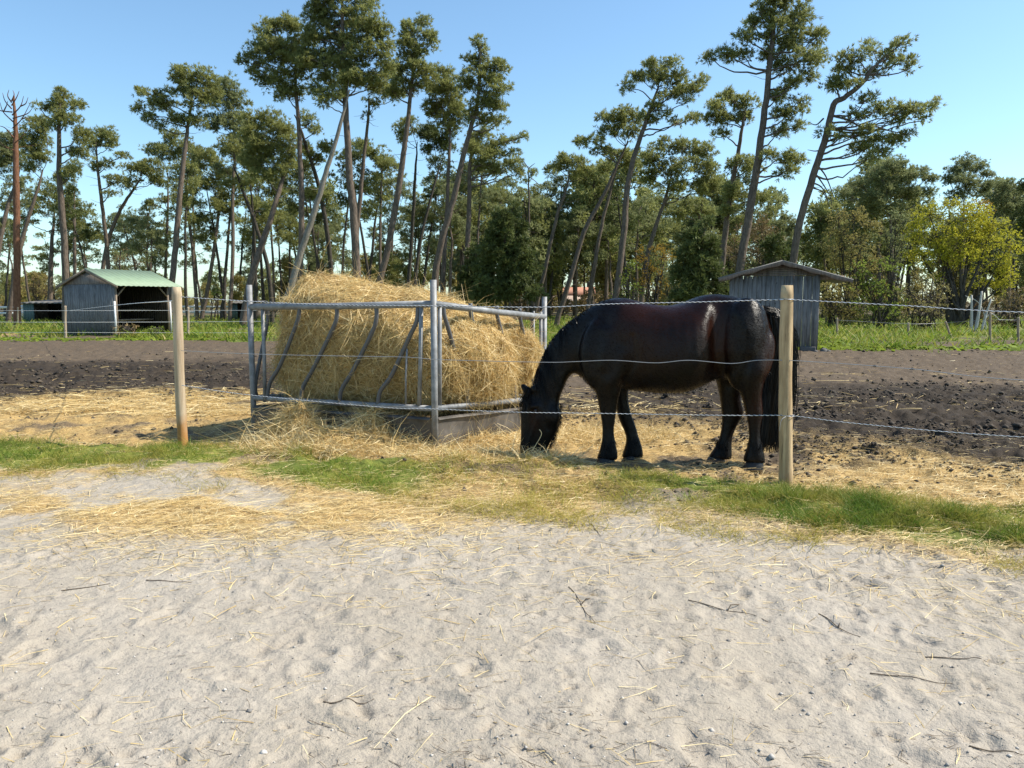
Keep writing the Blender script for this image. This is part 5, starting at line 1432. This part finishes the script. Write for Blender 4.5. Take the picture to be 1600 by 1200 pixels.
pine('thick pine left of the tallest right hand pine', [(1122,480),(1128,400),(1133,345),(1141,281),(1149,225),(1154,180)], 10.5, [(1140,152,24,10),(1120,166,16,12),(1160,160,20,12),(1112,188,10,10),(1135,182,22,12),(1165,186,16,12),(1125,208,16,7),(1160,250,22,9),(1175,262,18,14),(1150,300,26,14),(1180,310,22,14),(1140,330,16,12)], 44, seed=25)
pine('tallest right hand pine with wide crown over the grey shelter', [(1148,475),(1156,420),(1171,330),(1182,262),(1192,187),(1200,112),(1206,50),(1208,0)], 14, [(1205,-4,30,14),(1188,18,22,14),(1232,12,26,16),(1172,38,20,9),(1208,38,26,16),(1248,38,26,18),(1160,58,26,8),(1275,60,14,18),(1195,62,26,10),(1235,66,30,16),(1135,84,20,8),(1108,92,16,7),(1162,88,24,8),(1200,88,24,8),(1255,92,26,16),(1282,88,10,12),(1225,108,26,10),(1265,118,20,10),(1240,130,26,8),(1215,150,24,10),(1250,158,18,8),(1230,178,26,12),(1252,198,16,10),(1218,205,20,9),(1222,246,24,8),(1246,252,18,8),(1232,270,20,8),(1200,240,10,8)], 40, seed=26, pr=.38)
pine('pine leaning right whose crown reaches out in long flat arms', [(1230,475),(1239,400),(1251,332),(1269,266),(1283,217),(1292,170),(1307,160),(1332,140),(1346,119),(1360,106)], 12, [(1322,108,20,10),(1308,92,12,7),(1340,88,22,9),(1362,75,16,8),(1385,90,22,9),(1400,74,14,7),(1414,62,9,6),(1410,98,18,8),(1425,104,8,6),(1300,128,22,12),(1325,130,18,10),(1370,112,22,7),(1355,155,18,9),(1380,168,22,9),(1408,172,20,9),(1435,172,18,9),(1460,164,10,6),(1448,184,14,5),(1340,182,22,8),(1395,188,20,7),(1290,210,10,8),(1312,216,14,8),(1345,208,24,8),(1372,222,26,9),(1405,216,18,8),(1425,208,8,5),(1350,232,22,8),(1382,240,20,7),(1355,250,10,6)], 38, seed=27, pr=.36,
  dead=[[(1277,258),(1290,275),(1300,300),(1304,312)],[(1273,270),(1284,285),(1296,305),(1300,322)],[(1268,285),(1283,292),(1292,308),(1294,322)],[(1269,293),(1285,300),(1294,315)],[(1290,232),(1275,236),(1262,234)],[(1287,185),(1275,195),(1262,190)]])
# --- right background
pine('broad pine crown on the skyline left of the yellow green tree', [(1392,480),(1394,400),(1393,320)], 8, [(1398,258,22,12),(1375,270,24,14),(1425,272,26,12),(1345,290,24,12),(1320,300,14,9),(1448,280,14,8),(1400,292,34,14),(1360,312,28,14),(1425,305,30,12),(1452,300,10,8),(1385,325,30,12)], 60, leaf='pine_blue', seed=30)
pine('high round pine crown behind the yellow green tree', [(1502,480),(1503,400),(1503,320)], 7, [(1510,252,16,12),(1495,268,18,12),(1528,262,18,12),(1545,272,10,9),(1482,280,10,8),(1510,285,26,12),(1540,292,16,12),(1500,305,22,10)], 64, leaf='pine_blue', seed=31)
pine('dark pine crown behind the right edge of the yellow green tree', [(1575,490),(1574,400),(1572,340)], 7, [(1568,290,16,12),(1585,302,14,12),(1560,310,20,12),(1582,325,20,16),(1600,318,12,16)], 62, leaf='pine_blue', seed=32)
pine('dark pine cut by the right edge of the picture', [(1610,490),(1608,400)], 7, [(1604,290,14,12),(1612,320,16,22),(1598,350,16,20),(1608,385,18,24)], 58, leaf='pine_dark', seed=33)
pine('small dark pine on the skyline between shelter and thicket', [(1226,470),(1227,420),(1228,370)], 5, [(1228,340,14,8),(1218,350,12,8),(1240,350,10,8),(1225,362,18,9)], 66, leaf='pine_blue', seed=34)
pine('dark pine beside the brown twiggy tree right of the leaning pine', [(1292,480),(1290,400)], 6, [(1285,335,14,14),(1280,360,12,16),(1290,390,16,20),(1300,345,12,12)], 52, leaf='pine_dark', seed=35)

def bushy(name, label, cat, x, ybase, ells, Y, leaf, w=6, stems=5, seed=1, bark='bark_dark', bl=.11, bw=.020, pr=.40, fill=1.2, tper=12, nb=8, topy=None):
    fill *= 1.7; tper = int(tper*1.9)
    rng = np.random.default_rng(seed); b = ground_base(x, Y); r = thing(name, label, cat, b); mb = MB()
    pads, cents = ell_pads(ells, Y, rng, pr, fill)
    for i in range(stems):
        c, rx = cents[int(rng.integers(len(cents)))]
        s0 = np.array([rng.normal(0, .25), rng.normal(0, .2), -.1]); m = (c-b)*[.4, .4, .5]+rng.normal(0, .15, 3)
        P = smooth_path([s0, s0*.6+m*.5+[0, 0, .3], m, c-b], 4); mb.tube(P, np.linspace(w*ppm(Y)/2*(1 if i == 0 else .6), .018, len(P)), 6, False)
        for _ in range(4):
            j = int(rng.integers(len(P)//2, len(P))); p = pads[int(rng.integers(len(pads)))][0]-b
            if np.linalg.norm(p-P[j]) < 3.2: limb(mb, P[j], p, .022, .007, rng, -.1, 3)
    for (c, rx) in cents:
        for _ in range(6):
            d = unit(rng.normal(size=3)*[1, 1, .8]+[0, 0, .7]); limb(mb, c-b-d*rx*.5, c-b+d*rx*1.0, .014, .004, rng, -.1, 3)
    mb.build('trunk', M[bark], r, True)
    crown_mesh('crown', [(c-b, q) for c, q in pads], leaf, r, rng, nb, bl, bw, tper, .9)
    return r
bushy('broadleaf_tree', 'large yellow green spring tree with spreading dark stems at right', 'tree', 1500, 520, [(1500,385,34,24),(1530,360,26,18),(1452,335,26,18),(1485,322,28,16),(1520,335,26,18),(1550,355,26,20),(1575,385,18,24),(1430,365,16,22),(1460,370,28,20),(1500,360,30,20),(1535,385,28,22),(1560,415,24,20),(1440,400,22,20),(1475,405,28,20),(1512,412,26,18),(1455,432,20,14),(1540,445,26,14),(1575,440,14,16)], 44, 'yellowleaf', w=16, stems=16, seed=41, fill=1.6, tper=13)
bushy('broadleaf_tree', 'orange tinted spring tree top beside the big yellow green tree', 'tree', 1528, 500, [(1530,322,18,8),(1515,330,18,8),(1545,335,12,8),(1530,345,20,8)], 50, 'ochreleaf', w=6, seed=42, fill=1.7)
bushy('broadleaf_tree', 'brownish olive tree right of the long armed pine', 'tree', 1325, 510, [(1310,338,18,12),(1335,340,22,14),(1360,352,16,16),(1315,365,24,18),(1345,380,24,18),(1300,392,18,18),(1325,410,26,18),(1360,412,18,20),(1318,440,20,14)], 48, 'oliveleaf', w=7, stems=9, seed=43, fill=1.7)
bushy('broadleaf_tree', 'grey green tall thicket tree between the brownish tree and the yellow one', 'tree', 1395, 510, [(1400,345,20,18),(1385,370,20,20),(1410,380,20,20),(1430,345,16,14),(1395,408,26,16)], 50, 'pine_blue', w=7, stems=9, seed=44, fill=1.3)
bushy('shrub', 'fresh green shrub right of the narrow grey shelter', 'shrub', 1375, 515, [(1350,425,20,14),(1375,412,22,12),(1400,420,18,14),(1345,450,24,16),(1378,445,26,18),(1400,458,18,18),(1350,482,26,18),(1385,485,26,16)], 42, 'greenleaf', w=4, stems=10, seed=45, fill=.75, bl=.13, bw=.028, tper=11)
bushy('shrub', 'pale grey green shrub with catkins in front of the thicket', 'shrub', 1445, 522, [(1440,438,24,14),(1420,455,22,16),(1460,455,26,16),(1478,470,14,16),(1435,480,28,18),(1468,492,18,16),(1425,502,16,12),(1450,506,22,12)], 38, 'paleleaf', w=3, stems=12, seed=46, fill=.85, bl=.10, bw=.022, tper=13)
bushy('shrub', 'olive shrub close behind the grey shelter corner', 'shrub', 1305, 515, [(1300,450,20,16),(1325,462,20,16),(1305,485,24,18),(1335,492,20,16),(1290,470,12,18)], 43, 'oliveleaf', w=4, stems=10, seed=47, fill=1.6)
bushy('shrub', 'brown undergrowth shrub at the right edge behind the stakes', 'shrub', 1590, 520, [(1570,480,22,14),(1598,470,22,18),(1560,500,20,12),(1590,500,24,14)], 42, 'twig', w=3, stems=10, seed=48, fill=1.0)
bushy('shrub', 'dark undergrowth behind the white dead stems', 'shrub', 1515, 515, [(1500,478,20,12),(1525,485,22,12),(1545,478,20,12),(1535,500,24,9),(1500,500,18,9)], 45, 'twig', w=3, stems=8, seed=49, fill=1.6)
bushy('shrub', 'deep green undergrowth between the olive and the pale shrubs', 'shrub', 1390, 515, [(1380,495,30,14),(1350,500,24,12),(1405,500,14,12),(1322,505,18,9)], 45, 'pine_dark', w=3, stems=4, seed=50, fill=2.0)
bushy('broadleaf_tree', 'brown twiggy leafless tree behind the narrow grey shelter', 'tree', 1180, 490, [(1165,375,22,20),(1190,362,20,16),(1150,400,24,20),(1195,395,26,20),(1215,375,16,14),(1140,385,12,16),(1225,400,14,16)], 46, 'twig', w=6, stems=10, seed=51, fill=1.1, bl=.2, bw=.014)
bushy('broadleaf_tree', 'ochre leaved small tree above the middle of the horse back', 'tree', 1020, 485, [(1022,388,18,9),(1005,400,18,12),(1035,402,14,14),(1015,425,24,14),(1000,445,20,14),(1030,448,18,14)], 46, 'ochreleaf', w=5, stems=8, seed=52, fill=1.0)
bushy('shrub', 'fresh green shrub left of the ochre tree above the horse', 'shrub', 985, 485, [(985,418,12,12),(975,438,14,14),(992,455,18,14),(970,462,14,10)], 44, 'greenleaf', w=3, stems=6, seed=53)
bushy('shrub', 'olive bush just left of the dark bushy young pine', 'shrub', 1050, 485, [(1050,440,16,14),(1062,460,18,14),(1045,468,18,10)], 43, 'oliveleaf', w=3, stems=6, seed=54)
bushy('shrub', 'olive bush between the dark pine and the grey shelter', 'shrub', 1128, 490, [(1125,440,14,14),(1130,460,16,14)], 40, 'oliveleaf', w=3, stems=6, seed=55)
bushy('shrub', 'russet dry plant in the open front of the left shelter', 'shrub', 196, 527, [(193,512,9,6),(202,515,9,6),(196,520,10,5)], 31.2, 'twig', w=1.2, stems=9, seed=56, pr=.14, fill=.9, bl=.12, bw=.018, tper=20)
bushy('shrub', 'small green weed bush at the right foot of the left shelter', 'shrub', 240, 524, [(236,519,8,5),(246,518,8,5)], 31.5, 'greenleaf', w=1, stems=6, seed=57, pr=.14, fill=.9, bl=.11, bw=.02, tper=20)
bushy('broadleaf_tree', 'fresh green birch among the far trunks left of the hay', 'tree', 337, 490, [(337,435,9,9),(333,450,10,12),(342,465,10,10)], 62, 'greenleaf', w=2.5, stems=5, seed=58)
bushy('broadleaf_tree', 'bare twiggy far tree behind the left shelter roof', 'tree', 62, 485, [(62,440,18,12),(50,455,18,12),(75,458,18,12)], 70, 'twig', w=3, stems=8, seed=59, fill=.8, bw=.016)
bushy('broadleaf_tree', 'bare brownish far tree left of the feeder', 'tree', 200, 485, [(200,395,20,10),(185,410,16,10),(215,412,18,9)], 70, 'twig', w=3, stems=8, seed=60, fill=.7, bw=.016)

# ------------------------------------------------------------ the far pine wood: copies of three trees
def proto(seed, H, leaf, low=.35):
    rng = np.random.default_rng(seed); r = thing('pine_tree', 'far pine in the mixed wood closing the view', 'pine tree', (0, 0, 0), 'pines of the far wood')
    lean = rng.normal(0, .05, 2); mb = MB(); z = np.linspace(-.2, H*.93, 9)
    TP = np.stack([lean[0]*z+rng.normal(0, .08, 9), lean[1]*z+rng.normal(0, .08, 9), z], -1); mb.tube(TP, np.linspace(.20, .05, 9), 6, False)
    pads = []
    for i in range(34):
        f = rng.uniform(low, 1); zz = H*f; rr = (H*.17)*(1.15-.85*abs(f-.62)*1.6)*rng.uniform(.35, 1); a = rng.uniform(0, 6.28)
        c = np.array([lean[0]*zz+math.cos(a)*rr, lean[1]*zz+math.sin(a)*rr, zz]); pads.append((c, rng.uniform(.5, .85)))
        if i % 2: limb(mb, [lean[0]*zz, lean[1]*zz, zz-.5], c, .05, .02, rng, .1, 3)
    mb.build('trunk', M['bark_dark' if seed % 2 else 'bark'], r, True)
    crown_mesh('crown', pads, leaf, r, rng, 7, .40, .05, 11)
    return r
protos = [proto(901, 11, 'pine_blue'), proto(902, 12, 'pine', .4), proto(903, 9, 'pine', .25), proto(904, 13, 'pine', .5), proto(905, 7, 'oliveleaf', .12)]
rg = np.random.default_rng(1234); first = set()
spots = []
for i in range(170):
    Y = rg.uniform(72, 135); px_ = rg.uniform(-60, 1660) if i < 130 else rg.choice([rg.uniform(-330, -60), rg.uniform(1660, 1900)])
    left = px_ < 430
    if left and rg.random() < .55: Y = rg.uniform(105, 150)
    spots.append((px_, Y, left))
for i in range(24): spots.append((rg.uniform(700, 1160), rg.uniform(62, 95), False))
for i in range(12): spots.append((rg.uniform(1250, 1640), rg.uniform(62, 90), False))
for i in range(18): spots.append((rg.uniform(-40, 240), rg.uniform(82, 110), True))
for n_, (px_, Y, left) in enumerate(spots):
    k = int(rg.integers(5)) if not left else int(rg.choice([0, 2, 4, 4]))
    x = at(px_, 480, Y)[0]; s = rg.uniform(.75, 1.15)*(.62 if left else .85 if px_ < 700 else 1.0)
    loc = (x, Y, gz(x, Y))
    if k not in first:
        protos[k].location = loc; protos[k].scale = (s,)*3; protos[k].rotation_euler = (0, 0, rg.uniform(0, 6.28)); first.add(k)
    else: copy_tree(protos[k], loc, rg.uniform(0, 6.28), s)
# mid distance pines standing among the traced ones, bare stems and high tufted crowns
def midproto(seed, H, leaf, low):
    rng = np.random.default_rng(seed); r = thing('pine_tree', 'slim pine among many alike in the belt behind the front row', 'pine tree', (0, 0, 0), 'slim pines of the belt')
    lean = rng.normal(0, .09, 2); bend = rng.normal(0, .5, 2); z = np.linspace(-.2, H*.95, 12); f = z/H
    TP = np.stack([lean[0]*z+bend[0]*f*f, lean[1]*z+bend[1]*f*f, z], -1)+rng.normal(0, .04, (12, 3)); mb = MB(); mb.tube(TP, np.interp(f, [0, .5, 1], [.15, .10, .03]), 7, False)
    pads = []
    for i in range(15):
        ff = rng.uniform(low, 1.0); zz = H*ff; a = rng.uniform(0, 6.28); R = (1.7-1.1*max(0, (ff-low)/(1-low)-.3))*rng.uniform(.3, 1)
        t = np.array([np.interp(zz, z, TP[:, 0]), np.interp(zz, z, TP[:, 1]), zz]); c = t+[math.cos(a)*R, math.sin(a)*R, rng.uniform(.0, .4)]
        limb(mb, t-[0, 0, .4], c, .035, .012, rng, .2, 3)
        for _ in range(5): pads.append((c+rng.normal(0, .42, 3)*[1, 1, .55], rng.uniform(.25, .42)))
    for _ in range(9):
        zz = H*rng.uniform(.3, low); a = rng.uniform(0, 6.28); L = rng.uniform(.4, 1.1); t = np.array([np.interp(zz, z, TP[:, 0]), np.interp(zz, z, TP[:, 1]), zz])
        limb(mb, t, t+[math.cos(a)*L, math.sin(a)*L, rng.uniform(-.3, .2)], .014, .005, rng, .1, 3)
    mb.build('trunk', M['bark_dark' if seed % 2 else 'bark'], r, True)
    crown_mesh('crown', pads, leaf, r, rng, 10, .25, .022, 24)
    return r
mids = [midproto(951, 12.5, 'pine', .62), midproto(952, 14, 'pine_blue', .66), midproto(953, 11, 'pine', .55), midproto(954, 10, 'pine_blue', .5), midproto(955, 13, 'pine_dark', .6)]
mpx = [6, 48, 88, 132, 150, 185, 228, 250, 292, 318, 345, 372, 392, 412, 440, 478, 498, 528, 572, 585, 622, 648, 662, 700, 716, 742, 760, 800, 815, 856, 876, 900, 930, 946, 985, 998, 1030, 1062, 1085, 1110, 1135, 1165, 1190, 1300, 1345, 1420, 1470, 1545, 1585, 238, 305, 352, 452, 512, 655, 725, 20, 110, 830, 960]
rm = np.random.default_rng(77)
for i, px_ in enumerate(mpx):
    Y = rm.uniform(56, 78); k = int(rm.integers(5)) if i >= 5 else i
    s = rm.uniform(.78, 1.08)*(.85 if px_ < 260 or px_ > 1280 else 1.0); x = at(px_, 480, Y)[0]; loc = (x, Y, gz(x, Y))
    if i < 5: mids[i].location = loc; mids[i].rotation_euler = (0, 0, rm.uniform(0, 6.28)); mids[i].scale = (s,)*3
    else: copy_tree(mids[k], loc, rm.uniform(0, 6.28), s)
# low scrub at the wood's foot
ps = thing('scrub_bush', 'low scrub bush at the foot of the far wood', 'bush', (0, 0, 0), 'scrub of the far wood')
rr = np.random.default_rng(8); pads = [(np.array([rr.normal(0, 1.1), rr.normal(0, .9), rr.uniform(.3, 2.2)]), rr.uniform(.4, .7)) for _ in range(22)]
crown_mesh('foliage', pads, 'oliveleaf', ps, rr, 6, .34, .05, 8, .9); mb = MB()
for i in range(7): limb(mb, [rr.normal(0, .2), rr.normal(0, .2), -.1], pads[i][0], .03, .01, rr, -.1, 3)
mb.build('stem', M['bark_dark'], ps, True)
pd = thing('scrub_bush', 'low scrub bush at the foot of the far wood', 'bush', (0, 0, 0), 'scrub of the far wood')
crown_mesh('foliage', pads, 'twig', pd, rr, 6, .34, .05, 8, .9)
for i in range(64):
    px_ = rg.uniform(-60, 1660); Y = rg.uniform(66, 120); x = at(px_, 480, Y)[0]; s = rg.uniform(.6, 1.3)
    if px_ < 430: Y = rg.uniform(95, 135); x = at(px_, 480, Y)[0]; s *= .9
    src = ps if rg.random() < .55 else pd
    if i == 0: ps.location = (x, Y, gz(x, Y)); continue
    if i == 1: pd.location = (x, Y, gz(x, Y)); continue
    copy_tree(src, (x, Y, gz(x, Y)), rg.uniform(0, 6.28), s)
